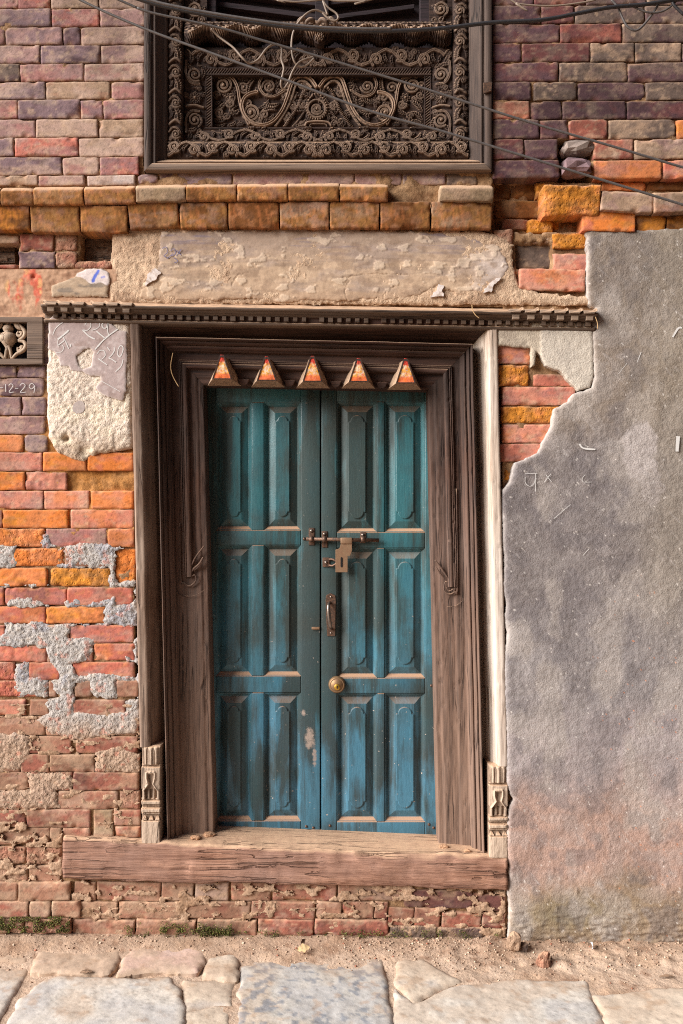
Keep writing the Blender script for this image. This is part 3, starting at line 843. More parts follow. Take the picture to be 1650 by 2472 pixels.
# courses under the sill
rows(0, 1950, K1, [
    (338, 424, [(340, 442, 'b'), (446, 738, 'b'), (742, 888, 'b'), (896, 1050, 't'), (1060, 1244, 'b'), (1252, 1545, 'm'), (1550, 1848, 'm')], {'tl': 3}),
    (430, 508, [(348, 540, 'b'), (544, 838, 'b'), (842, 1150, 'b'), (1154, 1446, 'm'), (1452, 1568, 'b'), (1572, 1716, 'm'), (1720, 1780, 'm')], {'tl': 3, 'y': -0.004}),
    (512, 585, [(330, 620, 'b'), (624, 900, 'b'), (904, 1180, 'b'), (1184, 1440, 'm'), (1444, 1784, 'm')], {'tl': 4, 'y': -0.01, 'ero': 0.35}),
])
rows(825, 1950, K1, [
    (374, 456, [(286, 600, 'D')], {'tl': 5}), (394, 468, [(604, 752, 'D')], {'tl': 4}),
    (458, 540, [(214, 330, 'm'), (334, 452, 'm')], {'tl': 4, 'y': -0.004}), (478, 552, [(460, 640, 'm'), (644, 752, 'm')], {'tl': 4, 'y': -0.004}),
    (545, 612, [(220, 440, 'e')], {'y': -0.01, 'ero': 0.5}), (552, 622, [(446, 654, 'e')], {'y': -0.01, 'ero': 0.5}), (556, 628, [(660, 742, 'h')], {'y': -0.008, 'ero': 0.7}),
])

# the brickwork carried on beyond the frame, joined as one
def more_bricks():
    parts = []
    rs = random.Random(11)
    def q(x0, y0, x1, y1, c):
        o = brick(x0, y0, x1, y1, c, wall, cell=0.02); parts.append(o)
    yy = -420
    while yy < -30:
        off = rs.uniform(-120, 0)
        for (lo, hi, pal) in ((-880, 348, 'plvrt'), (1190, 2000, 'ddeD')):
            x = lo + off
            while x < hi - 8:
                w_ = rs.choice((150, 150, 80)); x1 = min(x + w_, hi)
                q(max(x, lo), yy, x1, yy + 43, rs.choice(pal)); x = x1 + 2
        yy += 45.2
    yy = -24
    while yy < 2240:
        x = -880 + rs.uniform(0, 100)
        end = -110
        if not (445 < yy + 20 < 560):
            while x < end - 20:
                x1 = min(x + 150, end)
                q(x, yy, x1, yy + 43, rs.choice('plvr' if yy < 900 else ('oRs' if yy < 1700 else 'bm'))); x = x1 + 2
        yy += 45.2
    yy = -24
    while yy < 530:
        x = 1692 + rs.uniform(0, 40)
        while x < 2400:
            q(x, yy, x + 150, yy + 43, rs.choice('dDem' if yy < 300 else 'oRka')); x += 152
        yy += 45.2
    Vs, Fs, Cs = [], [], []; n = 0
    for o in parts:
        me = o.data; v = np.zeros(len(me.vertices) * 3); me.vertices.foreach_get('co', v); v = v.reshape(-1, 3) + np.array(wloc(o))
        c = np.zeros(len(me.vertices) * 4, np.float32); me.color_attributes['Col'].data.foreach_get('color', c)
        f = np.zeros(len(me.loops), np.int32); me.loops.foreach_get('vertex_index', f)
        Vs.append(v); Fs.append(f.reshape(-1, 4) + n); Cs.append(c.reshape(-1, 4)[:, :3]); n += len(v)
        bpy.data.objects.remove(o); bpy.data.meshes.remove(me)
    o = make('brickwork', np.concatenate(Vs), np.concatenate(Fs), M['brick'], wall, cols=np.concatenate(Cs))
    o['kind'] = 'stuff'
more_bricks()

# ---------------------------------------------------------------- cement smears on the left wall
z5 = lambda pts: zc(pts, 0, 1060, 2.8)
z6 = lambda pts: zc(pts, 0, 1540, 2.8)
CEM = [z5([(-60, 718), (118, 715), (104, 765), (128, 850), (60, 872), (-60, 880)]),
       z5([(296, 612), (332, 640), (345, 692), (430, 722), (500, 705), (720, 700), (832, 740), (780, 758), (784, 850), (772, 880), (440, 872), (372, 855), (438, 832), (430, 742), (290, 738), (262, 728)]),
       z5([(745, 862), (775, 900), (800, 968), (916, 950), (916, 1008), (740, 998), (735, 960)]),
       z5([(-60, 968), (110, 965), (130, 985), (340, 975), (330, 996), (-60, 1000)]),
       z5([(50, 1085), (120, 1072), (250, 1080), (330, 1130), (40, 1140)]),
       z5([(436, 1105), (520, 1078), (562, 1116), (700, 1082), (782, 1060), (792, 1122), (900, 1105), (918, 1000), (925, 1260), (690, 1255), (702, 1140), (450, 1134)]),
       z5([(30, 1250), (280, 1240), (330, 1255), (700, 1246), (690, 1262), (480, 1264), (466, 1340), (560, 1362), (640, 1385), (640, 1405), (-60, 1405), (10, 1380)]),
       z6([(-60, -10), (645, 0), (640, 34), (612, 152), (500, 182), (400, 205), (335, 172), (312, 66), (-60, 42)]),
       z6([(330, 150), (492, 178), (530, 262), (660, 235), (780, 250), (905, 262), (905, 290), (795, 292), (790, 420), (622, 408), (600, 300), (500, 300), (500, 500), (690, 522), (850, 492), (850, 430), (925, 420), (936, 0), (908, 5), (905, 150), (850, 130), (860, 160), (940, 180), (940, 655), (640, 672), (500, 692), (330, 645), (250, 560), (320, 510), (300, 430), (390, 390), (320, 300), (400, 270)]),
       z6([(100, 170), (195, 170), (205, 260), (330, 285), (318, 395), (120, 400), (90, 300), (100, 290)]),
       z6([(-60, 640), (200, 655), (196, 775), (140, 880), (90, 905), (-60, 910)]),
       z6([(640, 770), (790, 735), (945, 790), (945, 902), (650, 908)]),
       z6([(190, 910), (330, 915), (480, 925), (488, 1030), (380, 1040), (410, 1155), (-60, 1160), (-60, 1030), (195, 1025)])]
def cemsd(X, Y):
    s = np.full(X.shape, -1e9)
    for p in CEM: s = np.maximum(s, poly_sd(p, X, Y))
    return s + 8 * fbm(X / 16, Y / 12, 33, 5) - 0.5
def cemcol(X, Y, sd, H):
    n = fbm(X / 50, Y / 60, 35, 4); m = fbm(X / 8, Y / 8, 36, 4)
    c = np.ones(X.shape + (3,)) * lin(168, 161, 156)
    c = mixc(c, lin(144, 143, 150), sst(0, 0.4, n) * 0.7); c = mixc(c, lin(178, 166, 154), sst(0.1, 0.5, m) * 0.6)
    mud = sst(1690, 1800, Y + 40 * n)
    c = mixc(c, lin(166, 136, 112), mud * 0.85)
    pk = sst(0.3, 0.5, fbm(X / 14, Y / 14, 38, 4)); c = mixc(c, lin(188, 120, 100), pk * 0.5)
    return c
relief('cement_patch', (-25, 1270, 337, 1985), 1.7, -0.004, M['cement'], wall, sd=cemsd,
       h=lambda X, Y, sd: 0.0055 * (1 - np.exp(-sd / 5)) - 0.0055 + 0.003 * fbm(X / 7, Y / 7, 40, 4) + 0.003 * fbm(X / 40, Y / 40, 41, 3), col=cemcol, skirt=0.03)

def mudcol(X, Y, sd, H):
    n = fbm(X / 50, Y / 30, 301, 4); m = fbm(X / 9, Y / 9, 302, 4)
    c = np.ones(X.shape + (3,)) * lin(164, 134, 110); c = mixc(c, lin(138, 108, 84), sst(0, 0.45, n) * 0.8); c = mixc(c, lin(186, 158, 134), sst(0.1, 0.5, m) * 0.5)
    return c
for bb, off in (((-25, 1700, 338, 2000), -0.14), ((-25, 1985, 150, 2250), 0.0), ((172, 2118, 1222, 2264), -0.08)):
    relief('mud_smear', bb, 1.9, -0.009 if bb[1] > 1900 else -0.003, M['mortar'], wall, sd=lambda X, Y, bb=bb, off=off: np.minimum(np.minimum(16 * (fbm(X / 26, Y / 13, 303, 5) - 0.12 + off + 0.25 * sst(2225, 2255, Y)), X - bb[0] - 1), np.minimum(bb[2] - 1 - X, np.minimum(Y - bb[1] - 1, bb[3] - 1 - Y))),
           h=lambda X, Y, sd: 0.003 * (1 - np.exp(-sd / 4)) - 0.003 + 0.0015 * fbm(X / 9, Y / 9, 304, 4), col=mudcol, skirt=0.02)

# ---------------------------------------------------------------- plaster over and beside the lintel
RP = [(272, 552), (345, 548), (700, 552), (1160, 556), (1205, 568), (1238, 590), (1240, 640), (1252, 690), (1300, 706), (1420, 716), (1430, 736), (1250, 735), (262, 732), (268, 650)]
def rpcol(X, Y, sd, H):
    n = fbm(X / 60, Y / 40, 51, 4); m = fbm(X / 9, Y / 9, 52, 4)
    c = np.ones(X.shape + (3,)) * lin(186, 158, 132)
    c = mixc(c, lin(164, 134, 110), sst(0, 0.5, n) * 0.7); c = mixc(c, lin(208, 180, 152), sst(0.05, 0.5, m) * 0.5)
    return c
relief('rough_plaster', (255, 540, 1440, 740), 2.2, -0.006, M['plaster_rough'], wall, sd=lambda X, Y: poly_sd(RP, X, Y) + 5 * fbm(X / 14, Y / 14, 53, 4),
       h=lambda X, Y, sd: -0.006 * np.exp(-sd / 5) + 0.0022 * fbm(X / 8, Y / 8, 54, 4) + 0.003 * fbm(X / 60, Y / 60, 55, 3), col=rpcol, skirt=0.04)
SP = [(332, 722), (338, 692), (378, 652), (388, 610), (392, 560), (560, 556), (800, 552), (1000, 560), (1150, 572), (1195, 592), (1222, 620), (1228, 645), (1215, 668), (1180, 690), (1165, 705), (1100, 712), (1060, 690), (1030, 702), (985, 722), (700, 724), (500, 724)]
def spcol(X, Y, sd, H):
    n = fbm(X / 90, Y / 30, 61, 5); m = fbm(X / 22, Y / 16, 62, 4); st = fbm(X / 120, Y / 9, 63, 4)
    c = np.ones(X.shape + (3,)) * lin(176, 150, 126)
    c = mixc(c, lin(150, 132, 122), sst(-0.1, 0.4, n) * 0.7); c = mixc(c, lin(194, 168, 142), sst(0.05, 0.5, m) * 0.6)
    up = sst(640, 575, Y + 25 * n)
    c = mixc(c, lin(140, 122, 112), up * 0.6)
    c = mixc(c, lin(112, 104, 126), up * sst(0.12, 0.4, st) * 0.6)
    c = mixc(c, lin(132, 112, 98), sst(0.2, 0.5, st) * 0.4)
    wh = sst(1120, 1200, X + 30 * m) * sst(590, 640, Y); c = mixc(c, lin(196, 186, 184), wh * 0.5)
    c = mixc(c, lin(170, 142, 118), sst(690, 720, Y) * 0.7)
    pt = fbm(X / 34, Y / 20, 69, 5)
    c = mixc(c, lin(206, 186, 164), sst(0.3, 0.36, pt) * 0.4); c = mixc(c, lin(136, 112, 94), sst(0.15, 0.4, -pt) * 0.5)
    return c
CRK = [[(560, 690), (566, 672), (580, 662), (600, 658)], [(838, 724), (832, 700), (842, 680)], [(925, 722), (935, 700), (955, 692)], [(1030, 716), (1015, 700)], [(820, 672), (900, 660), (990, 664)]]
def crack(X, Y, ls, w=1.2):
    d = np.full(X.shape, 1e9)
    for l in ls:
        for (ax, ay), (bx, by) in zip(l[:-1], l[1:]):
            ex, ey = bx - ax, by - ay; t = np.clip(((X - ax) * ex + (Y - ay) * ey) / (ex * ex + ey * ey), 0, 1)
            d = np.minimum(d, np.hypot(X - ax - t * ex + 2 * vn(X / 5, Y / 5, 66), Y - ay - t * ey + 2 * vn(X / 5, Y / 5, 67)))
    return np.exp(-(d / w) ** 2)
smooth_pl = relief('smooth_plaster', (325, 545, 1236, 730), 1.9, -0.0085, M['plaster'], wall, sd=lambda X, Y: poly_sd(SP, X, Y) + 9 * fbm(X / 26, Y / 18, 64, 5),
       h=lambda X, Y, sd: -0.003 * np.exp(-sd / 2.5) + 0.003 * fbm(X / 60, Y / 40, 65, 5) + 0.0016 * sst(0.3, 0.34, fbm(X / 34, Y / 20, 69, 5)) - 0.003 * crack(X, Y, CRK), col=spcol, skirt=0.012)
for poly in ([(352, 690), (358, 660), (375, 646), (388, 660), (372, 676)], [(1040, 716), (1052, 700), (1060, 686), (1070, 690), (1070, 714)], [(1168, 706), (1176, 690), (1198, 672), (1212, 668), (1190, 690), (1185, 704)]):
    P = np.array(poly)
    relief('plaster_flake', (P[:, 0].min() - 4, P[:, 1].min() - 4, P[:, 0].max() + 4, P[:, 1].max() + 4), 1.6, -0.0135, M['plaster'], wall, sd=lambda X, Y, p=poly: poly_sd(p, X, Y) + 4 * fbm(X / 9, Y / 9, 68, 4),
           col=lambda X, Y, sd, H: mixc(np.ones(X.shape + (3,)) * lin(208, 196, 190), lin(176, 158, 146), sst(-0.1, 0.4, fbm(X / 7, Y / 7, 70, 4))), skirt=0.006)

# red stained old beam at the far left with its lime patch
def beamcol(X, Y, sd, H):
    n = fbm(X / 60, Y / 14, 71, 5); m = fbm(X / 16, Y / 20, 72, 4)
    c = np.ones(X.shape + (3,)) * lin(176, 140, 114)
    c = mixc(c, lin(140, 104, 82), sst(0.0, 0.5, n) * 0.8)
    def blob(cx, cy, rx, ry): return np.exp(-((X - cx) / rx) ** 2 - ((Y - cy) / ry) ** 2)
    r = blob(80, 668, 26, 26) + 0.8 * blob(28, 710, 14, 40) + 0.9 * blob(92, 720, 12, 46) + 0.6 * blob(52, 720, 12, 50) + 0.4 * blob(-5, 690, 15, 20)
    r = r * (0.75 + 1.1 * m) + 0.25 * fbm(X / 7, Y / 26, 74, 4) * (r > 0.15)
    c = mixc(c, lin(196, 92, 72), sst(0.3, 0.85, r) * 0.9)
    c = mixc(c, lin(214, 174, 120), sst(0.35, 0.6, m) * sst(0.2, 0.6, r) * 0.7)
    return c
relief('old_beam', (-380, 650, 284, 772), 2.4, -0.004, M['plaster'], wall, h=lambda X, Y, sd: 0.003 * fbm(X / 50, Y / 14, 75, 4) + 0.0015 * fbm(X / 9, Y / 9, 76, 3) - 0.01 * np.exp(-((X - 82) ** 2 + (Y - 668) ** 2) / 30), col=beamcol, skirt=0.04)
z7 = lambda pts: zc(pts, 0, 540, 4.3556)
LP = z7([(540, 765), (540, 650), (640, 610), (790, 560), (810, 520), (900, 475), (1060, 470), (1140, 510), (1160, 600), (1130, 700), (1128, 765)])
LP2 = z7([(800, 555), (815, 522), (900, 475), (1060, 470), (1140, 510), (1160, 600), (1140, 655), (1060, 620), (960, 635), (900, 590), (850, 560)])
def lpcol(X, Y, sd, H):
    n = fbm(X / 40, Y / 10, 78, 4); s2_ = poly_sd(LP2, X, Y) + 2 * fbm(X / 8, Y / 8, 79, 3)
    c = np.ones(X.shape + (3,)) * lin(168, 146, 124); c = mixc(c, lin(122, 110, 100), sst(0, 0.4, n) * 0.8)
    c = mixc(c, lin(204, 190, 186), sst(-1, 1.5, s2_))
    def seg(ax, ay, bx, by, w):
        ex, ey = bx - ax, by - ay; t = np.clip(((X - ax) * ex + (Y - ay) * ey) / (ex * ex + ey * ey), 0, 1)
        return sst(w + 1, w - 1, np.hypot(X - ax - t * ex, Y - ay - t * ey) + fbm(X / 5, Y / 5, 80, 2))
    c = mixc(c, lin(92, 108, 190), np.maximum(np.maximum(seg(238, 654, 230, 666, 3.5), seg(230, 666, 225, 678, 4)), 0.6 * seg(246, 670, 252, 668, 2.5)))
    return c
relief('lime_patch', (120, 640, 272, 722), 1.7, -0.010, M['plaster'], wall, sd=lambda X, Y: poly_sd(LP, X, Y) + 2.5 * fbm(X / 10, Y / 10, 81, 4),
       h=lambda X, Y, sd: -0.003 * np.exp(-sd / 2.5) + 0.001 * fbm(X / 20, Y / 8, 82, 4), col=lpcol, skirt=0.012)
# beam ends in their sockets
for (a, b, c_, d_, yy, nm) in ((-60, 588, 36, 634, 0.05, 'beam_end'), (204, 570, 274, 630, 0.045, 'beam_end')):
    relief(nm, (a, b, c_, d_), 2.0, yy, M['old_beam'], wall, h=lambda X, Y, sd: 0.006 * fbm(X / 8, Y / 5, 85, 4), skirt=0.12)

# chalk-marked plaster block left of the frame
PB = [(x * 1.0523, y * 1.0523) for x, y in [(112, 732), (118, 724), (288, 724), (297, 740), (301, 880), (303, 1028), (270, 1034), (205, 1044), (190, 1058), (165, 1052), (130, 1036), (110, 1000), (106, 860), (110, 790)]]
z8 = lambda pts: zc(pts, 100, 700, 6.03)
PS = z8([(108, 425), (165, 375), (540, 388), (970, 420), (1010, 480), (1110, 575), (1235, 610), (1245, 900), (1232, 1480), (1185, 1615), (1000, 1570), (860, 1500), (790, 1440), (800, 1400), (870, 1330), (860, 1250), (700, 1240), (600, 1190), (420, 1170), (400, 1100), (265, 1110), (250, 980), (180, 900), (102, 850)])
PH = z8([(500, 960), (640, 850), (700, 840), (765, 900), (740, 1000), (725, 1110), (600, 1150), (540, 1110)])
def pbcol(X, Y, sd, H):
    n = fbm(X / 50, Y / 50, 91, 4); m = fbm(X / 7, Y / 7, 92, 4)
    c = np.ones(X.shape + (3,)) * lin(206, 190, 174); c = mixc(c, lin(172, 150, 130), sst(0.0, 0.5, m) * 0.5)
    c = mixc(c, lin(162, 134, 108), sst(1020, 1100, Y + 30 * n) * 0.6); c = mixc(c, lin(222, 206, 180), sst(0.1, 0.5, n) * 0.5)
    return c
block = relief('plaster_block', (105, 755, 326, 1120), 1.8, -0.014, M['plaster_rough'], wall, sd=lambda X, Y: poly_sd(PB, X, Y) + 3 * fbm(X / 14, Y / 14, 93, 4),
       h=lambda X, Y, sd: -0.010 * np.exp(-sd / 4) + 0.003 * fbm(X / 9, Y / 9, 94, 4) + 0.002 * fbm(X / 60, Y / 60, 95, 3) - 0.02 * np.exp(-(((X - 160) ** 2 + (Y - 1058) ** 2) / 60)) - 0.012 * np.exp(-(((X - 205) ** 2 + (Y - 1090) ** 2) / 200)), col=pbcol, skirt=0.03)
def pscol(X, Y, sd, H):
    n = fbm(X / 40, Y / 40, 96, 4); m = fbm(X / 12, Y / 12, 97, 4)
    c = np.ones(X.shape + (3,)) * lin(164, 146, 142); c = mixc(c, lin(146, 124, 116), sst(0, 0.5, n) * 0.7); c = mixc(c, lin(190, 176, 172), sst(0.1, 0.5, m) * 0.5)
    c = mixc(c, lin(206, 194, 186), np.exp(-sd / 2.5) * 0.6)
    return c
relief('plaster_skin', (112, 758, 310, 1020), 1.6, -0.0185, M['plaster'], wall, sd=lambda X, Y: np.minimum(poly_sd(PS, X, Y), -poly_sd(PH, X, Y)) + 2.5 * fbm(X / 10, Y / 10, 98, 4),
       h=lambda X, Y, sd: -0.002 * np.exp(-sd / 2) + 0.0006 * fbm(X / 20, Y / 20, 99, 3), col=pscol, skirt=0.008)

relief('plaster_skin', (170, 962, 212, 1004), 1.4, -0.0165, M['plaster'], wall, sd=lambda X, Y: 15 - np.hypot(X - 191, Y - 983) + 3 * fbm(X / 8, Y / 8, 100, 3), col=lambda X, Y, sd, H: np.ones(X.shape + (3,)) * lin(168, 154, 148), skirt=0.006)

# light patch of render beside the upper right of the frame
UP = zc([(718, 452), (1148, 452), (1157, 570), (1158, 705), (1142, 752), (1085, 766), (1040, 720), (1010, 680), (935, 652), (912, 602), (895, 585), (890, 650), (872, 655), (868, 570), (718, 556)], 825, 540, K1)
relief('render_patch', (1196, 770, 1440, 950), 1.8, -0.016, M['stucco'], wall, sd=lambda X, Y: poly_sd(UP, X, Y) + 2 * fbm(X / 9, Y / 9, 102, 4),
       h=lambda X, Y, sd: -0.004 * np.exp(-sd / 2.5) + 0.001 * fbm(X / 12, Y / 12, 103, 4) + np.where(X > 1305, 0.003, 0) * sst(1300, 1312, X + 6 * fbm(X / 10, Y / 10, 104, 3)),
       col=lambda X, Y, sd, H: mixc(mixc(np.ones(X.shape + (3,)) * lin(184, 170, 152), lin(150, 136, 122), sst(0, 0.5, fbm(X / 30, Y / 30, 105, 4)) * 0.6), lin(198, 190, 180), sst(1300, 1312, X) * 0.5), skirt=0.03)

# ---------------------------------------------------------------- writing
def strokes(name, lines, widths, y, mat, parent, label=None):
    V, F = [], []
    for li, ln in enumerate(lines):
        w = widths[li] if isinstance(widths, (list, tuple)) else widths
        P = np.array(ln, float)
        if len(P) > 2:
            Q = []
            for i in range(len(P) - 1):
                p0, p1, p2, p3 = P[max(i - 1, 0)], P[i], P[i + 1], P[min(i + 2, len(P) - 1)]
                for t in np.linspace(0, 1, 5)[:-1]:
                    Q.append(0.5 * (2 * p1 + (p2 - p0) * t + (2 * p0 - 5 * p1 + 4 * p2 - p3) * t * t + (3 * p1 - p0 - 3 * p2 + p3) * t ** 3))
            Q.append(P[-1]); P = np.array(Q)
        b = len(V); n = len(P)
        for i in range(n):
            tg = P[min(i + 1, n - 1)] - P[max(i - 1, 0)]; tg = tg / (np.linalg.norm(tg) + 1e-9); nn = np.array([-tg[1], tg[0]])
            ww = w * (0.75 + 0.35 * random.random()) / 2
            for s_ in (-1, 1):
                q = P[i] + nn * ww * s_; V.append(W(q[0], q[1], y))
        for i in range(n - 1):
            F.append((b + 2 * i, b + 2 * i + 1, b + 2 * i + 3, b + 2 * i + 2))
    bm_V = list(V); off = len(V)
    V2 = V + [(v[0], v[1] + 0.0015, v[2]) for v in V]
    F2 = F + [tuple(i + off for i in f[::-1]) for f in F]
    return make(name, V2, F2, mat, parent, smooth=False, label=label)
CH = [([(640, 505), (675, 458), (712, 468), (722, 530), (670, 588), (605, 578)], 2.2), ([(600, 580), (690, 668), (780, 715)], 3.4),
      ([(795, 490), (835, 462), (852, 515), (805, 565), (735, 588)], 2.0), ([(805, 600), (865, 650), (930, 702)], 3.2),
      ([(975, 470), (930, 462), (885, 500), (900, 550), (945, 550), (972, 480), (964, 580), (982, 652)], 2.6),
      ([(1115, 570), (1000, 650), (925, 712), (850, 790), (782, 868)], 3.4),
      ([(402, 585), (325, 655), (240, 720)], 4.2), ([(310, 670), (350, 740), (400, 855)], 2.0), ([(345, 730), (250, 802)], 2.6), ([(300, 800), (328, 840), (292, 902), (215, 908)], 1.8), ([(425, 790), (430, 826)], 3.0),
      ([(170, 650), (210, 560), (300, 482), (420, 432), (540, 396)], 2.0),
      ([(810, 935), (858, 880), (915, 888), (932, 955), (880, 1012)], 1.8), ([(830, 1000), (900, 1050), (962, 1092)], 2.2),
      ([(958, 830), (1000, 882)], 2.4), ([(1060, 830), (1064, 885), (1020, 955), (985, 990), (1030, 1010), (1092, 1052)], 2.2),
      ([(1120, 862), (1150, 812), (1190, 830), (1186, 900), (1150, 968), (1114, 940), (1120, 862)], 2.2), ([(1192, 1010), (1162, 1110), (1080, 1192)], 2.0), ([(870, 1320), (1000, 1395), (1150, 1480)], 1.4), ([(245, 725), (235, 790), (260, 830)], 1.2)]
strokes('chalk_writing', [z8(l) for l, w in CH], [w for l, w in CH], -0.0196, M['chalk'], wall, label='white chalk numbers on the plaster block')
z9 = lambda pts: zc(pts, 0, 540, K1)
DT = [[(-2, 752), (14, 752)], [(26, 736), (27, 772)], [(40, 742), (50, 734), (60, 744), (42, 772), (64, 772)], [(70, 755), (84, 755)], [(92, 742), (104, 732), (116, 744), (94, 774), (120, 772)], [(160, 744), (146, 732), (134, 746), (146, 758), (160, 746), (156, 776)]]
strokes('chalk_writing', [z9(l) for l in DT], 1.1, -0.0042, M['chalk'], wall, label='chalk date reading -12-29 on a purple brick')
IK = [[(392, 600), (402, 596), (404, 610), (396, 618), (408, 622)], [(412, 606), (420, 600), (424, 612), (414, 618)], [(404, 624), (418, 612)], [(426, 604), (438, 616)], [(438, 602), (426, 618)], [(420, 622), (430, 630), (422, 634)]]
strokes('blue_writing', IK, 1.5, -0.0125, M['ink'], wall)

# ==================================================================== GREY RENDERED WALL
stw = thing('rendered_wall', 'rough grey cement rendered wall with a torn edge beside the pale door post', 'wall', (1.2, -0.01, 0.02))
ZT = [(1120, 32), (1150, 22), (1220, 28), (1400, 24), (1568, 18), (3300, 10)]
SWp = zc(ZT, 825, 540, K1) + [(2560, 2330), (1232, 2330)]
LE = zc([(1120, 35), (1130, 60), (1128, 90), (1132, 130), (1128, 200), (1130, 300), (1138, 365), (1172, 385), (1166, 440), (1152, 452), (1158, 560), (1162, 700), (1152, 752), (1092, 770), (1065, 782), (1040, 812), (978, 850), (966, 900), (962, 940), (930, 990), (902, 1050), (842, 1080), (796, 1095), (786, 1130), (775, 1180)], 825, 540, K1)
LE2 = [(x * 1.0523, y * 1.0523) for x, y in [(1150, 1130), (1149, 1160), (1155, 1200), (1158, 1300), (1155, 1345), (1162, 1380), (1160, 1430), (1166, 1450), (1160, 1500), (1158, 1600), (1162, 1700), (1163, 1790), (1170, 1820), (1180, 1836), (1168, 1860), (1162, 1950), (1170, 2010), (1166, 2050), (1171, 2100), (1166, 2160), (1168, 2215)]]
SWp = LE[::-1][::-1] + LE2 + [(1229, 2340), (2560, 2340)] + zc(ZT[::-1][:-1], 825, 540, K1)
def swcol(X, Y, sd, H):
    n = fbm(X / 150, Y / 150, 111, 5); m = fbm(X / 45, Y / 45, 112, 4)
    v = Y + 90 * n
    w2 = fbm(X / 70, Y / 110, 113, 5)
    c = np.ones(X.shape + (3,)) * lin(142, 127, 114)
    c = mixc(c, lin(122, 109, 100), sst(570, 690, v) * sst(800, 700, v) * 0.45)
    c = mixc(c, lin(130, 120, 116), sst(950, 1150, v)); c = mixc(c, lin(144, 135, 132), sst(1350, 1600, v))
    c = mixc(c, lin(164, 150, 146), sst(1650, 1800, v) * 0.85); c = mixc(c, lin(176, 144, 128), sst(1840, 2010, v) * 0.95)
    c = mixc(c, lin(152, 130, 106), sst(2080, 2190, v) * 0.9)
    c = mixc(c, lin(132, 122, 92), np.exp(-((X - 1380) / 140) ** 2 - ((Y - 2205) / 45) ** 2) * 0.6)
    c = mixc(c, lin(112, 104, 104), sst(0.02, 0.35, m) * 0.45); c = mixc(c, lin(170, 160, 154), sst(0.08, 0.4, -m) * 0.28)
    c = mixc(c, lin(176, 164, 154), sst(0.05, 0.4, w2) * 0.5); c = mixc(c, lin(112, 103, 100), sst(0.05, 0.4, -w2) * 0.25)
    c = mixc(c, lin(156, 142, 124), sst(1480, 1640, X + 60 * n) * sst(1700, 1300, Y) * 0.5)
    hair = crack(X, Y, [[(1262, 1700), (1330, 1640), (1380, 1600)], [(1344, 1660), (1372, 1635), (1400, 1610)], [(1500, 1330), (1530, 1375)], [(1300, 700), (1345, 610)], [(1400, 1900), (1470, 1960), (1490, 2040)]], 0.9)
    c = c * (1 - 0.35 * hair)[..., None]
    scuff = sst(0.35, 0.7, fbm((X + Y) / 60, (X - Y) / 7, 117, 4)); c = mixc(c, lin(182, 172, 166), scuff * 0.35)
    c = c * np.array([0.86, 0.875, 0.90])
    # paler round stains where water dried
    for (cx, cy, rx, ry, a) in ((1545, 1085, 44, 66, 0.75), (1575, 1180, 30, 40, 0.4), (1460, 1330, 20, 14, 0.3), (1410, 900, 12, 8, 0.4), (1500, 860, 14, 6, 0.3), (1330, 1060, 20, 30, 0.25)):
        q = ((X - cx) / rx) ** 2 + ((Y - cy) / ry) ** 2 + 0.8 * fbm(X / 20, Y / 20, 114, 3)
        c = mixc(c, lin(174, 164, 160), sst(1.2, 0.6, q) * a)
    sp = vn(X / 3.2, Y / 3.2, 116); c = mixc(c, lin(216, 208, 200), sst(0.9, 0.96, sp) * 0.7)
    sp2 = vn(X / 4, Y / 4, 118); c = mixc(c, lin(206, 132, 92), sst(0.93, 0.97, sp2) * sst(1350, 1500, Y) * sst(1380, 1500, X) * 0.8)
    c = mixc(c, lin(206, 196, 188), np.exp(-sd / 2.2) * 0.5)
    return c
def swh(X, Y, sd):
    low = sst(2150, 2260, Y)
    t1 = sst(1165, 900, Y) * 0.0
    return -0.010 * np.exp(-sd / 3.5) + 0.006 * fbm(X / 130, Y / 130, 120, 4) + 0.0013 * fbm(X / 7, Y / 7, 121, 4) + low * 0.006 * fbm(X / 20, Y / 5, 122, 4) + 0.004 * np.clip(vn(X / 8, Y / 8, 124) - 0.75, 0, 1) * sst(1700, 2150, Y) * 3 + t1
scoat = relief('render_coat', (1215, 545, 2560, 2330), 2.9, -0.024, M['stucco'], stw, sd=lambda X, Y: poly_sd(SWp, X, Y) + 3.0 * fbm(X / 11, Y / 11, 125, 4), h=swh, col=swcol, skirt=0.045)
zs = lambda pts: zc(pts, 1200, 1100, 3.484)
SW = [[(235, 152), (340, 148)], [(326, 150), (324, 225), (326, 302)], [(240, 180), (240, 228), (278, 258), (312, 235), (322, 200)], [(400, 220), (455, 152)], [(412, 160), (460, 220)], [(745, 160), (720, 190), (730, 222), (800, 222)], [(480, 530), (620, 410)], [(725, 840), (775, 785)]]
strokes('chalk_writing', [zs(l) for l in SW], [1.1, 1.3, 1.1, 1.3, 1.2, 0.8, 0.8, 1.0], -0.0275, M['chalk'], stw, label='faint chalk letters on grey render')
za = lambda pts: zc(pts, 825, 540, K1)
strokes('paint_mark', [za([(1092, 1010), (1110, 1030), (1165, 1036)]), za([(1545, 975), (1540, 1045)]), za([(1520, 520), (1545, 480), (1562, 478)]), za([(1330, 700), (1375, 590)]), za([(1270, 690), (1310, 640)])], [4, 8, 5, 1.6, 1.2], -0.0275, M['chalk'], stw)

# ==================================================================== DOOR FRAME
HW = 277.0
def axx(Y): return 760 + 0.0235 * (Y - 860)
def headY(X, w): return 922 + 0.022 * (X - 526) - (w - HW)
def sillY(X): return 2031 + 0.042 * (X - 520)
def R(X, Y, y): return ((X - 825) * S, y, CZ + (1236 - Y) * S)     # true (undistorted) coordinates measured in pixels of 1.4 mm
frame = thing('door_frame', 'dark carved timber door frame with five painted wooden teeth over the teal door', 'door frame', R(776, 2040, 0.05))

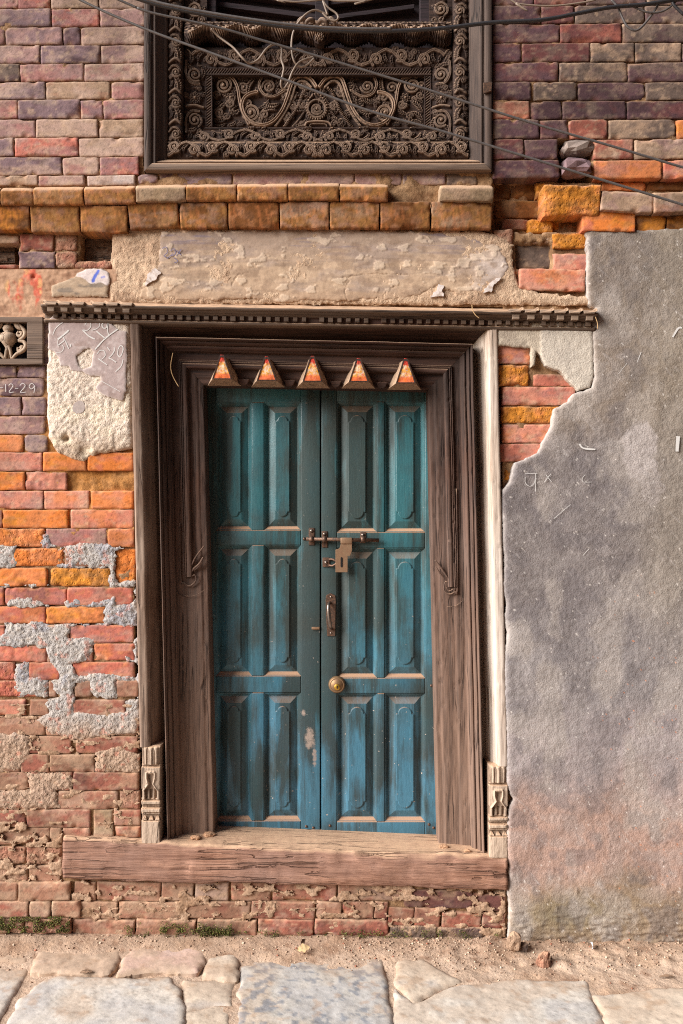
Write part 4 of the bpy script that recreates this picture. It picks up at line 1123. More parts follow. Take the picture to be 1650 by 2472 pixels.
P_BOARD = [(277, .17), (277, .070), (278.5, .0665), (292, .0655), (294, .0625), (306, .0615), (314, .061), (331, .060), (333, .057), (353, .056), (356, .054)]
P_RIB = [(314, .064), (314.5, .052), (317, .047), (321, .046), (326, .046), (327, .050), (328, .050), (328.6, .047), (331, .047), (331.6, .051), (332.4, .051), (333, .048), (335, .048), (335.6, .060)]
P_MOULD = [(354, .060), (355, .046), (357, .040), (358.5, .040), (359.5, .034), (362, .029), (366, .028), (367, .032), (368.5, .032), (369.5, .020), (372, .013), (375, .011), (376, .015), (377, .015), (378, .000), (380, -.006), (382, -.003), (383, .010), (383.5, .085)]
P_OUTER = [(383, .075), (394, .070), (397, .050), (399, .036), (404, .030), (406, .022), (409, .020), (411, .009), (415, -.002), (417, -.014), (420, -.018), (437, -.020), (440.5, -.017), (441, .06)]
def dens(P, n=2):
    Q = []
    for a, b in zip(P[:-1], P[1:]):
        m = max(1, int(abs(a[0] - b[0]) / 3))
        for j in range(m): Q.append((a[0] + (b[0] - a[0]) * j / m, a[1] + (b[1] - a[1]) * j / m))
    Q.append(P[-1]); return Q

def jamb(name, prof, side, mat, ybot=None, seed=0, label=None):
    prof = dens(prof); m = len(prof); nL = 150
    V = []
    wv = np.array([p[0] for p in prof]); dv = np.array([p[1] for p in prof])
    for w, dep in prof:
        Yt = headY(axx(900) + side * w, w)
        Yb = ybot if ybot is not None else sillY(axx(2035) + side * w) + 1.5
        for j in range(nL + 1):
            Y = Yt + (Yb - Yt) * j / nL
            X = axx(Y) + side * w
            V.append((X, Y, dep, w))
    A = np.array(V)
    nn = fbm(A[:, 3] / 3 + seed * 7, A[:, 1] / 160, seed + 130, 4); n2 = fbm(A[:, 3] / 9 + seed, A[:, 1] / 45, seed + 140, 4)
    edge = 0.0012 * nn + 0.0016 * n2
    nick = np.clip(vn(A[:, 3] / 6 + seed * 3, A[:, 1] / 12, seed + 150) - 0.72, 0, 1) * 0.014
    X = A[:, 0] + side * 0.9 * fbm(A[:, 1] / 120, A[:, 3] / 40, seed + 160, 3)
    VV = np.stack([(X - 825) * S, A[:, 2] + edge + nick, CZ + (1236 - A[:, 1]) * S], 1)
    F = []
    for i in range(m - 1):
        for j in range(nL):
            a, b, c, d = i * (nL + 1) + j, i * (nL + 1) + j + 1, (i + 1) * (nL + 1) + j + 1, (i + 1) * (nL + 1) + j
            F.append((a, b, c, d) if side > 0 else (d, c, b, a))
    return make(name, VV, np.array(F), mat, frame, label=label)

def head(name, prof, mat, seed=0):
    prof = dens(prof); m = len(prof); nL = 110
    A = []
    for w, dep in prof:
        Xl = axx(900) - w; Xr = axx(900) + w
        Yl = headY(Xl, w); Yr = headY(Xr, w)
        Xl = axx(Yl) - w; Xr = axx(Yr) + w
        for j in range(nL + 1):
            X = Xl + (Xr - Xl) * j / nL
            A.append((X, headY(X, w), dep, w))
    A = np.array(A)
    edge = 0.001 * fbm(A[:, 0] / 160, A[:, 3] / 3, seed + 170, 4) + 0.001 * fbm(A[:, 0] / 40, A[:, 3] / 9, seed + 171, 4)
    Y = A[:, 1] + 0.8 * fbm(A[:, 0] / 90, A[:, 3] / 30, seed + 172, 3)
    VV = np.stack([(A[:, 0] - 825) * S, A[:, 2] + edge, CZ + (1236 - Y) * S], 1)
    F = []
    for i in range(m - 1):
        for j in range(nL):
            a, b, c, d = i * (nL + 1) + j, i * (nL + 1) + j + 1, (i + 1) * (nL + 1) + j + 1, (i + 1) * (nL + 1) + j
            F.append((a, b, c, d))
    return make(name, VV, np.array(F), mat, frame)
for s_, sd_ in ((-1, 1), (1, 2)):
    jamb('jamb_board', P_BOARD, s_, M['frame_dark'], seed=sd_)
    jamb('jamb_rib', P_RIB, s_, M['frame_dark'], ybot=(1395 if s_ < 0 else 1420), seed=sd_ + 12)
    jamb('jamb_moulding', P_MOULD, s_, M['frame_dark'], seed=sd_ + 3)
    jamb('outer_post', P_OUTER, s_, M['outer_wood_brown' if s_ < 0 else 'outer_wood'], ybot=(1800 if s_ < 0 else 1846), seed=sd_ + 6)
head('head_board', P_BOARD, M['frame_dark_x'], 1)
head('head_rib', P_RIB, M['frame_dark_x'], 5)
head('head_moulding', P_MOULD, M['frame_dark_x'], 2)
head('outer_head', P_OUTER, M['frame_dark_x'], 3)

# carved feet of the outer posts
def foot(side, Yt, Yb):
    xa = axx(1930) + side * 418 - 24; xb = xa + 47
    Hh = Yb - Yt
    def hf(X, Y, sd):
        u = (X - xa) / (xb - xa) * 2 - 1; v = (Y - Yt) / Hh
        h = np.zeros(X.shape)
        # lotus cup
        cup = sst(0.0, 0.02, v) * sst(0.20, 0.19, v)
        wid = 0.75 + 0.25 * np.sin(np.clip((0.2 - v) / 0.2, 0, 1) * math.pi * 0.5)
        pet = np.abs(((u * 1.8 + 0.5) % 1.0) - 0.5) * 2
        cuph = 0.014 * np.sqrt(np.clip(1 - (u / wid) ** 2 * 0.9, 0, 1)) * (0.75 + 0.35 * (1 - pet ** 2)) - 0.004 * np.exp(-((pet - 0.55) / 0.14) ** 2) * sst(0.02, 0.06, v)
        h = h + cup * cuph
        h = h + 0.004 * sst(0.19, 0.2, v) * sst(0.215, 0.21, v)
        # block with vase
        blk = sst(0.215, 0.225, v) * sst(0.56, 0.55, v)
        bh = 0.014 - 0.003 * np.abs(u) ** 3
        vu = (v - 0.225) / 0.33
        vw = np.where(vu < 0.14, 0.0, np.where(vu < 0.32, 0.42, np.where(vu < 0.5, 0.42 - (vu - 0.32) * 0.9, np.where(vu < 0.72, 0.26 + (vu - 0.5) * 2.2, 0.74 - (vu - 0.72) * 0.4))))
        dd = np.abs(np.abs(u) - vw)
        rim = np.exp(-(dd / 0.10) ** 2) * (vu > 0.10) * (vu < 0.72)
        inside = (np.abs(u) < vw - 0.08) * (vu > 0.2)
        top = np.exp(-((vu - 0.13) / 0.035) ** 2) * (np.abs(u) < 0.42)
        bh = bh + 0.0045 * np.maximum(rim, top) - 0.007 * inside
        lw = np.abs(((u * 2.0) % 1.0) - 0.5) * 2
        legs = sst(0.66, 0.7, vu) * sst(1.0, 0.95, vu)
        bh = bh - 0.008 * legs * sst(0.35, 0.65, lw)
        h = h + blk * bh
        for (c, w_, q) in ((0.585, 0.016, 0.014), (0.615, 0.012, 0.006), (0.665, 0.018, 0.015), (0.70, 0.010, 0.009)):
            h = np.maximum(h, q * sst(w_ + 0.006, w_ - 0.004, np.abs(v - c)))
        tri = np.clip(1 - np.abs(((u * 1.5 + 0.5) % 1) - 0.5) * 2 * 1.1, 0, 1)
        h = np.maximum(h, 0.012 * sst(0.72, 0.77, v) * sst(0.775, 0.765, v) * (tri > (0.775 - v) / 0.06))
        pl = sst(0.772, 0.78, v)
        h = np.maximum(h, pl * (0.015 - 0.004 * np.abs(u) ** 6))
        h = h - 0.006 * sst(0.9, 1.0, np.abs(u)) + 0.0012 * fbm(X / 6, Y / 14, 181, 4)
        return h
    o = relief('carved_foot', (xa, Yt, xb, Yb), 0.75, -0.008, M['base_wood'], frame, h=hf, skirt=0.075, wear=lambda X, Y, sd, H: np.clip(H / 0.016, 0, 1))
foot(-1, 1799, 2031); foot(1, 1845, 2066)

# threshold beam
def sill():
    nx, ny = 170, 14
    Xs = np.linspace(158, 1222, nx)
    prof = [(0.16, 0, 0), (0.10, 0, 0), (0.05, 0, 0), (0.0, 0, 0), (-0.018, 0, 0.0), (-0.028, 0, 3), (-0.034, 0, 8), (-0.036, 0, 16), (-0.036, 0.2, 0), (-0.037, 0.4, 0), (-0.038, 0.6, 0), (-0.038, 0.8, 0), (-0.037, 0.94, 0), (-0.032, 1.0, 0), (0.0, 1.0, 0)]
    V = []
    for (dep, fr, dy) in prof:
        for X in Xs:
            Yt = sillY(X) + 5 * max(0, 1 - ((X - 720) / 330) ** 2) * (dep < 0.03)
            Yb = 2118 + 0.028 * (X - 300) + 9 * float(fbm(np.array([X / 70]), np.array([3.3]), 5, 4)[0])
            if fr == 0: Y = Yt + dy
            else: Y = Yt + 16 + (Yb - Yt - 16) * fr
            V.append((X, Y, dep * 0.7 if dep < 0 else dep))
    A = np.array(V)
    n1 = fbm(A[:, 0] / 160, A[:, 1] / 9 + 3 * fbm(A[:, 0] / 200, A[:, 1] / 200, 190, 2), 191, 4); n2 = fbm(A[:, 0] / 40, A[:, 1] / 25, 192, 4)
    fr = (A[:, 2] < -0.012)
    dep = A[:, 2] + fr * (0.007 * n1 + 0.006 * n2)
    Y = A[:, 1] + (A[:, 2] < 0.02) * 4.0 * n2
    VV = np.stack([(A[:, 0] - 825) * S, dep, CZ + (1236 - Y) * S], 1)
    m = len(prof); F = [(i * nx + j, (i + 1) * nx + j, (i + 1) * nx + j + 1, i * nx + j + 1) for i in range(m - 1) for j in range(nx - 1)]
    VL = [tuple(v) for v in VV]
    F.append(tuple(i * nx for i in range(m))[::-1]); F.append(tuple(i * nx + nx - 1 for i in range(m)))
    make('threshold_beam', VL, F, M['sill_wood'], frame)
sill()
# dust and clods lying on the sill at the foot of the jambs
for (X, dep, r, sd_) in ((470, 0.02, 0.018, 1), (500, 0.05, 0.022, 2), (1075, 0.03, 0.016, 4), (1130, 0.005, 0.012, 5)):
    c = R(X, sillY(X) - 2, dep)
    q = (c[0], c[1], c[2])
    o = lump('dirt_clod', 825, 1236, 0, r, r * 0.8, r * 0.35, M['dirt'], frame, lin(178, 138, 108), sd_ + 40)
    o.location = Vector(q) - wloc(frame)

# cornice over the door
def corY(X): return 727 + 0.0162 * (X - 110)
def cornice():
    prof = [(0, 0.02), (1, -.002), (7, -.016), (13, -.034), (15, -.048), (17, -.052), (22, -.052), (23, -.043), (27, -.042), (28, -.034), (32, -.032), (33, -.012), (46, -.012), (46.5, -.022), (49, -.024), (54, -.020), (55, .02)]
    Xs = np.linspace(112, 1434, 260); m = len(prof); nx = len(Xs)
    A = np.array([(X, corY(X) + dy, dep) for dy, dep in prof for X in Xs])
    n1 = fbm(A[:, 0] / 60, A[:, 1] / 8, 201, 4)
    mid = sst(300, 330, A[:, 0]) * sst(1235, 1205, A[:, 0])
    VV = np.stack([(A[:, 0] - 825) * S, A[:, 2] + 0.0012 * n1 - 0.004 * 0, CZ + (1236 - A[:, 1] - 0.8 * n1) * S], 1)
    F = [(i * nx + j, (i + 1) * nx + j, (i + 1) * nx + j + 1, i * nx + j + 1) for i in range(m - 1) for j in range(nx - 1)]
    F.append(tuple(i * nx for i in range(m))[::-1]); F.append(tuple(i * nx + nx - 1 for i in range(m)))
    make('door_cornice', [tuple(v) for v in VV], F, M['cornice_wood'], frame)
    X = 142
    rs = random.Random(3)
    while X < 1420:
        if rs.random() > 0.04:
            c = R(X, corY(X) + 33.5, 0)
            w = 5.6 * S * rs.uniform(0.85, 1.1)
            box('dentil', (c[0] - w, -0.033 + rs.uniform(0, .004), c[2] - 11.5 * S * rs.uniform(.8, 1)), (c[0] + w, -0.010, c[2]), M['cornice_wood'], frame, 0.0012)
        X += 21.2
    for xs in ([118, 150, 183, 230, 263, 297], [1222, 1258, 1294, 1328, 1362, 1397]):
        for X in xs:
            wd = 29
            # hooked tooth: flange above, concave neck below
            flip = -1 if xs[0] < 500 else 1
            f = lambda pts: [(((X + 34 - a if flip < 0 else X + a) - 825) * S, CZ + (1236 - corY(X) - b) * S) for a, b in pts]
            ct = prism('cornice_tooth', f([(0, 10), (24, 9), (33, 3), (36, 5), (34, 12), (28, 16), (27, 19), (2, 19)]), (1, 0, 0), (0, 0, 1), (0, 1, 0), (0, -0.060, 0), 0.05, M['tooth_dust'], frame, 0.0018)
            zt = max(v.co.z for v in ct.data.vertices)
            for v in ct.data.vertices: v.co.y += 1.3 * max(0, v.co.z - (zt - 10 * S))
            prism('tooth_neck', f([(7, 19.5), (27, 19.5), (25, 26), (25, 33), (9, 33), (9, 26)]), (1, 0, 0), (0, 0, 1), (0, 1, 0), (0, -0.050, 0), 0.04, M['tooth_dust'], ct, 0.0012)
cornice()

# five pyramidal teeth with offering paint
for i, px_ in enumerate((538, 645, 755, 866, 979)):
    X0 = 825 + (px_ - 825) * 1.005
    yt, yb = 861 + 0.022 * (px_ - 538) + (0, 2, -2, 1, -1)[i], 916 + 0.022 * (px_ - 538) + (0, 1, 1, -1, 0)[i]
    yF, yB = 0.0, 0.062
    fr = [(-24, yb), (24, yb), (5, yt), (-5, yt)]; bk = [(-42, yb + 9), (42, yb + 9), (12, yt - 2), (-12, yt - 2)]
    V = [R(X0 + a, b, yF) for a, b in fr] + [R(X0 + a, b, yB) for a, b in bk]
    F = [(0, 1, 2, 3), (4, 5, 1, 0), (5, 6, 2, 1), (6, 7, 3, 2), (7, 4, 0, 3)]
    t_ = make('wooden_tooth', V, F, M['tooth_wood'], frame, smooth=False)
    fr2 = [(-21, yb - 2.5), (21, yb - 2.5), (3.5, yt + 2), (-3.5, yt + 2)]
    fr3 = [(-23.5, yb - .5), (23.5, yb - .5), (5.5, yt - 3), (-5.5, yt - 3)]
    # raised rim
    V = [R(X0 + a, b, yF - 0.0045) for a, b in fr3] + [R(X0 + a, b, yF - 0.0045) for a, b in fr2] + [R(X0 + a, b, yF + 0.002) for a, b in fr3] + [R(X0 + a, b, yF + 0.001) for a, b in fr2]
    F = []
    for k in range(4):
        n_ = (k + 1) % 4
        F += [(k, n_, n_ + 4, k + 4), (k + 8, n_ + 8, n_, k), (k + 4, n_ + 4, n_ + 12, k + 12)]
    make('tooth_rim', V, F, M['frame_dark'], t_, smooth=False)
    # lumpy offering paint: a small heaped sheet
    nx_, ny_ = 14, 18; V = []
    for b in range(ny_ + 1):
        tb = b / ny_; Y = yt - 4 + (yb - 2 - yt + 4) * tb; hw = 4 + 16.5 * tb
        for a in range(nx_ + 1):
            u = a / nx_ * 2 - 1
            hh = 0.0015 + 0.0025 * float(fbm((u * hw) / 6 + i * 9, Y / 6, 210, 3)) * (1 - abs(u) ** 4) + 0.001 * (1 - u * u)
            V.append(R(X0 + u * hw, Y, yF - hh - 0.0005))
    F = [(b * (nx_ + 1) + a, (b + 1) * (nx_ + 1) + a, (b + 1) * (nx_ + 1) + a + 1, b * (nx_ + 1) + a + 1) for b in range(ny_) for a in range(nx_)]
    make('painted_face', V, F, M['offering'], t_)

for px_ in (590, 700, 811, 922):
    X0 = 825 + (px_ - 825) * 1.02; yy = 915 + 0.022 * (px_ - 538)
    out = [((X0 + 11 * math.cos(a) - 825) * S, CZ + (1236 - yy - 11 * math.sin(a) * 0.9) * S) for a in np.linspace(0, math.pi, 11)] + [((X0 - 14 - 825) * S, CZ + (1236 - yy + 6) * S), ((X0 + 14 - 825) * S, CZ + (1236 - yy + 6) * S)]
    prism('scallop', out, (1, 0, 0), (0, 0, 1), (0, 1, 0), (0, 0.040, 0), 0.03, M['frame_dark_x'], frame, 0.002)
# carved hooked tendrils on the jamb boards
for side in (-1, 1):
    ax0 = axx(1390)
    def J(x, y): return R(825 + (x - 825) * 1.021, 1236 + (y - 1236) * 1.021, 0.052)
    if side < 0:
        L = [[(436, 1262), (438, 1390), (446, 1408), (460, 1414), (474, 1402), (472, 1388), (462, 1392)], [(494, 1318), (474, 1345), (462, 1368), (455, 1378)], [(492, 1345), (482, 1362), (468, 1374), (460, 1390)], [(490, 1356), (478, 1370), (470, 1376)], [(422, 1424), (440, 1436), (468, 1438), (495, 1424)]]
    else:
        L = [[(1102, 1180), (1104, 1410), (1098, 1428), (1084, 1434), (1072, 1424), (1074, 1406), (1080, 1404)], [(1098, 1180), (1099, 1405), (1093, 1422), (1083, 1426), (1078, 1418)], [(1050, 1352), (1064, 1370), (1078, 1390), (1084, 1396)], [(1052, 1368), (1062, 1384), (1074, 1398)], [(1080, 1464), (1100, 1462), (1118, 1448)]]
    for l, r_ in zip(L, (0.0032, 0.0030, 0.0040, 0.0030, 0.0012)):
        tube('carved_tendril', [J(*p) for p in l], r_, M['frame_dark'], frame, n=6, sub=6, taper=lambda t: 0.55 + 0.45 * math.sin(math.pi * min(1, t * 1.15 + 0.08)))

# ==================================================================== DOOR LEAVES
YD = 0.14
def DP(px_, py_, dy=0.0): 
    k = (D + YD) / D
    return ((px_ - 825) * S * k, YD + dy, CZ + (1236 - py_) * S * k)
def dbox(name, x0, y0, x1, y1, ya, yb, parent, bev=0.003, mat=None):
    a = DP(x0, y1); b = DP(x1, y0)
    return box(name, (a[0], YD + ya, a[2]), (b[0], YD + yb, b[2]), mat or M['door'], parent, bev, smooth=True)

def door_panel(x0, y0, x1, y1, parent):
    w, h_ = x1 - x0, y1 - y0
    rings = [(0, .0004), (1.2, .0022), (2.4, .0026), (3.0, .0046), (8.2, .0128), (9.0, .0150), (9.8, .0155), (11, .0148), (25.5, .0052), (27, .0046)]
    V = []; F = []
    for ins, dp in rings:
        for (a, b) in ((x0 + ins, y0 + ins), (x1 - ins, y0 + ins), (x1 - ins, y1 - ins), (x0 + ins, y1 - ins)):
            V.append(DP(a, b, dp))
    for i in range(len(rings) - 1):
        for k in range(4):
            n_ = (k + 1) % 4
            F.append((i * 4 + k, (i + 1) * 4 + k, (i + 1) * 4 + n_, i * 4 + n_))
    l = (len(rings) - 1) * 4
    F.append((l, l + 3, l + 2, l + 1))
    pn = make('panel', V, F, M['door'], parent, smooth=False)
    # raised field with arched ends and small shoulders
    cx = (x0 + x1) / 2; hwid = w / 2 - 27.5; ro = hwid - 4.5
    ya, yb = y0 + 33, y1 - 33
    pts = [(cx - hwid, yb - ro - 1), (cx - hwid, ya + ro + 1), (cx - hwid + 3, ya + ro - 2)]
    for t in range(0, 11):
        th = math.pi * (1 - t / 10); pts.append((cx + ro * math.cos(th), ya + ro - ro * math.sin(th)))
    pts += [(cx + hwid - 3, ya + ro - 2), (cx + hwid, ya + ro + 1), (cx + hwid, yb - ro - 1), (cx + hwid - 3, yb - ro + 2)]
    for t in range(0, 11):
        th = math.pi * t / 10; pts.append((cx + ro * math.cos(th), yb - ro + ro * math.sin(th)))
    pts += [(cx - hwid + 3, yb - ro + 2)]
    c = np.array([cx, (ya + yb) / 2])
    n = len(pts); V = []; F = []
    for sc_, dp in ((1.0, .0054), (1.0, .0014), (0.94, .0002)):
        for p in pts:
            q = np.array(p) - c; L = 1.4 if sc_ < 1 else 0
            q[0] -= np.sign(q[0]) * L; q[1] -= np.sign(q[1]) * L
            V.append(DP(c[0] + q[0], c[1] + q[1], dp))
    for i in range(2):
        for k in range(n):
            n_ = (k + 1) % n; F.append((i * n + k, i * n + n_, (i + 1) * n + n_, (i + 1) * n + k))
    F.append(tuple(2 * n + k for k in range(n)))
    F = [f[::-1] for f in F]
    rf = make('raised_field', V, F, M['door'], pn, smooth=False)
    return pn

def leaf(name, label, x0, x1, cols_, rows_, top, bot):
    t = thing(name, label, 'door', DP((x0 + x1) / 2, bot, 0.02))
    xs = [x0] + [c for p in cols_ for c in p] + [x1]
    ys = [top] + [c for p in rows_ for c in p] + [bot]
    for i in range(0, len(xs), 2):
        if i in (0, len(xs) - 2):
            dbox('stile', xs[i], top, xs[i + 1], bot, 0, 0.035, t)
    for j in range(0, len(ys), 2):
        dbox('rail', xs[1] + .3, ys[j], xs[-2] - .3, ys[j + 1], 0.0006, 0.034, t)
    for j in range(len(rows_)):
        for i in range(2, len(xs) - 2, 2):
            dbox('muntin', xs[i], rows_[j][0] + .3, xs[i + 1], rows_[j][1] - .3, 0.0004, 0.033, t)
    for p in cols_:
        for r_ in rows_:
            door_panel(p[0], r_[0], p[1], r_[1], t)
    # backing so that no daylight shows through the joints
    dbox('backing', x0 + 2, top + 2, x1 - 2, bot - 2, 0.027, 0.032, t, 0)
    return t
leftd = leaf('door_leaf', 'left teal panelled door leaf, darker and stained with a bare worn patch', 478, 773.5, [(521, 609), (638, 727)], [(971, 1280), (1316, 1632), (1672, 1982)], 905, 2024)
rightd = leaf('door_leaf', 'right teal panelled door leaf carrying the bolt, pull handle and round brass lock', 776.5, 1072, [(814, 911), (929, 1027)], [(969, 1285), (1323, 1637), (1674, 1984)], 905, 2032)
# small nail heads
for (px_, py_, par) in ((1042, 1655, rightd), (1036, 1990, rightd), (1047, 1998, rightd), (797, 1993, rightd), (740, 1995, leftd), (757, 1998, leftd)):
    c = DP(px_, py_)
    lathe('nail_head', [(0.005, 0.0), (0.005, 0.001), (0.0035, 0.0028), (0.0005, 0.0034)], c, (0, -1, 0), M['iron'], par, 10)

# slide bolt across the meeting stiles
bolt = thing('slide_bolt', 'rusty iron slide bolt with a hanging slotted hasp across both door leaves', 'bolt', DP(830, 1303, -0.012))
zb = lambda x, y: (470 + x / 2.489, 1230 + y / 2.489)
ry = zb(0, 180)[1]
tube('bolt_rod', [DP(*zb(672, 176), -0.016), DP(*zb(1108, 184), -0.016)], 0.0068, M['iron'], bolt, n=12, sub=1)
for (x, ya, yb) in ((704, 110, 215), (782, 130, 228), (1012, 135, 200)):
    p0 = zb(x - 17, ya); p1 = zb(x + 17, yb)
    pl = dbox('bracket_plate', p0[0], p0[1], p1[0], p1[1], -0.003, 0.002, bolt, 0.001, M['iron'])
    c = zb(x, 178); a = DP(c[0] - 5, c[1], -0.014); b = DP(c[0] + 5, c[1], -0.014)
    tube('bolt_staple', [a, b], 0.0105, M['iron'], bolt, n=12, sub=1)
    cs = zb(x, ya + 18)
    lathe('screw_head', [(0.0065, 0), (0.006, 0.002), (0.003, 0.004), (0.0005, 0.0045)], DP(cs[0], cs[1], -0.003), (0, -1, 0), M['steel'], bolt, 12)
tip = zb(660, 176)
lathe('bolt_tip', [(0.006, 0), (0.0055, 0.002), (0.002, 0.005)], DP(tip[0], tip[1], 0), (0, -1, 0), M['iron'], bolt, 10)
# hasp: collar on the rod, neck, slotted plate
col0 = zb(878, 168); col1 = zb(948, 215)
dbox('hasp_collar', col0[0], col0[1], col1[0], col1[1] - 4, -0.027, -0.006, bolt, 0.003, M['tin'])
hz = [(880, 205), (946, 205), (946, 245), (935, 275), (920, 278), (920, 374), (848, 374), (848, 240), (872, 232)]
hout = [DP(*zb(x, y)) for x, y in hz]
hb = bmesh.new()
def ringed(zpts, dy): return [DP(*zb(x, y), dy) for x, y in zpts]
slot = [(878, 288), (884, 283), (890, 288), (890, 340), (884, 345), (878, 340)]
prism('hasp_plate', [(v[0], v[2]) for v in hout][::-1], (1, 0, 0), (0, 0, 1), (0, 1, 0), (0, YD - 0.024, 0), 0.005, M['tin'], bolt, 0.0008)
so = [DP(*zb(x, y)) for x, y in slot]
prism('hasp_slot', [(v[0], v[2]) for v in so][::-1], (1, 0, 0), (0, 0, 1), (0, 1, 0), (0, YD - 0.0252, 0), 0.003, M['blackhole'], bolt, 0.0)
s0 = zb(770, 288); s1 = zb(812, 345)
dbox('staple_plate', s0[0], s0[1], s1[0], s1[1], -0.004, 0.002, bolt, 0.001, M['iron'])
sc_ = zb(790, 318)
lathe('screw_head', [(0.006, 0), (0.0055, 0.002), (0.0005, 0.004)], DP(sc_[0], sc_[1], -0.004), (0, -1, 0), M['steel'], bolt, 12)
tube('staple_eye', [DP(*zb(808, 300), -0.004), DP(*zb(832, 298), -0.014), DP(*zb(856, 316), -0.018), DP(*zb(832, 336), -0.014), DP(*zb(808, 334), -0.004)], 0.004, M['iron'], bolt, n=8)

# pull handle
hd = thing('pull_handle', 'small steel pull handle on the right leaf beside the gap, below the hasp', 'handle', DP(797, 1480, 0))
h0 = zb(790, 505); h1 = zb(850, 760)
out = []
for (x, y) in ((788, 545), (792, 515), (818, 502), (846, 515), (850, 545), (848, 590), (846, 720), (845, 760), (798, 760), (795, 720), (790, 590)):
    v = DP(*zb(x, y)); out.append((v[0], v[2]))
prism('back_plate', out[::-1], (1, 0, 0), (0, 0, 1), (0, 1, 0), (0, YD - 0.003, 0), 0.005, M['iron'], hd, 0.0008)
tube('grip', [DP(*zb(812, 556), -0.003), DP(*zb(808, 566), -0.022), DP(*zb(806, 585), -0.030), DP(*zb(810, 640), -0.033), DP(*zb(816, 690), -0.028), DP(*zb(820, 706), -0.018), DP(*zb(822, 716), -0.003)], 0.0052, M['steel'], hd, n=12, taper=lambda t: 0.8 + 0.5 * math.sin(math.pi * t))
for y in (525, 742):
    lathe('screw_head', [(0.004, 0), (0.0035, 0.0015), (0.0005, 0.0025)], DP(*zb(820, y), -0.003), (0, -1, 0), M['steel'], hd, 10)
# cylinder lock
lk = thing('door_lock', 'round brass cylinder lock on the middle rail of the right leaf', 'lock', DP(813, 1653, 0))
lc = DP(*zb(856, 1050), 0)
lathe('lock_collar', [(0.030, 0.0), (0.030, 0.006), (0.027, 0.014), (0.0225, 0.018), (0.022, 0.0165), (0.0215, 0.018), (0.0005, 0.018)], lc, (0, -1, 0), M['brass'], lk, 36)
cc2 = (lc[0] + 0.001, lc[1] - 0.018, lc[2] - 0.006)
lathe('lock_cylinder', [(0.011, 0.0), (0.011, 0.0025), (0.010, 0.0035), (0.0005, 0.0035)], cc2, (0, -1, 0), M['gold'], lk, 24)
prism('keyhole', [(cc2[0] - .0016, cc2[2] - .006), (cc2[0] + .0016, cc2[2] - .006), (cc2[0] + .0022, cc2[2] + .001), (cc2[0], cc2[2] + .006), (cc2[0] - .0022, cc2[2] + .001)], (1, 0, 0), (0, 0, 1), (0, 1, 0), (0, cc2[1] - 0.0045, 0), 0.002, M['blackhole'], lk, 0)
lt = thing('latch_stub', 'tiny brass latch stub on the left leaf beside the pull handle', 'latch', DP(760, 1516, 0))
a = zb(705, 705); b = zb(752, 720)
dbox('stub', a[0], a[1], b[0], b[1], -0.006, 0.002, lt, 0.0015, M['tin'])

# ==================================================================== CARVED WINDOW
win = thing('carved_window', 'dark carved wooden window with scroll panel above the brick cornice', 'window', W(768, 418, 0.05))
CXW = 768.5

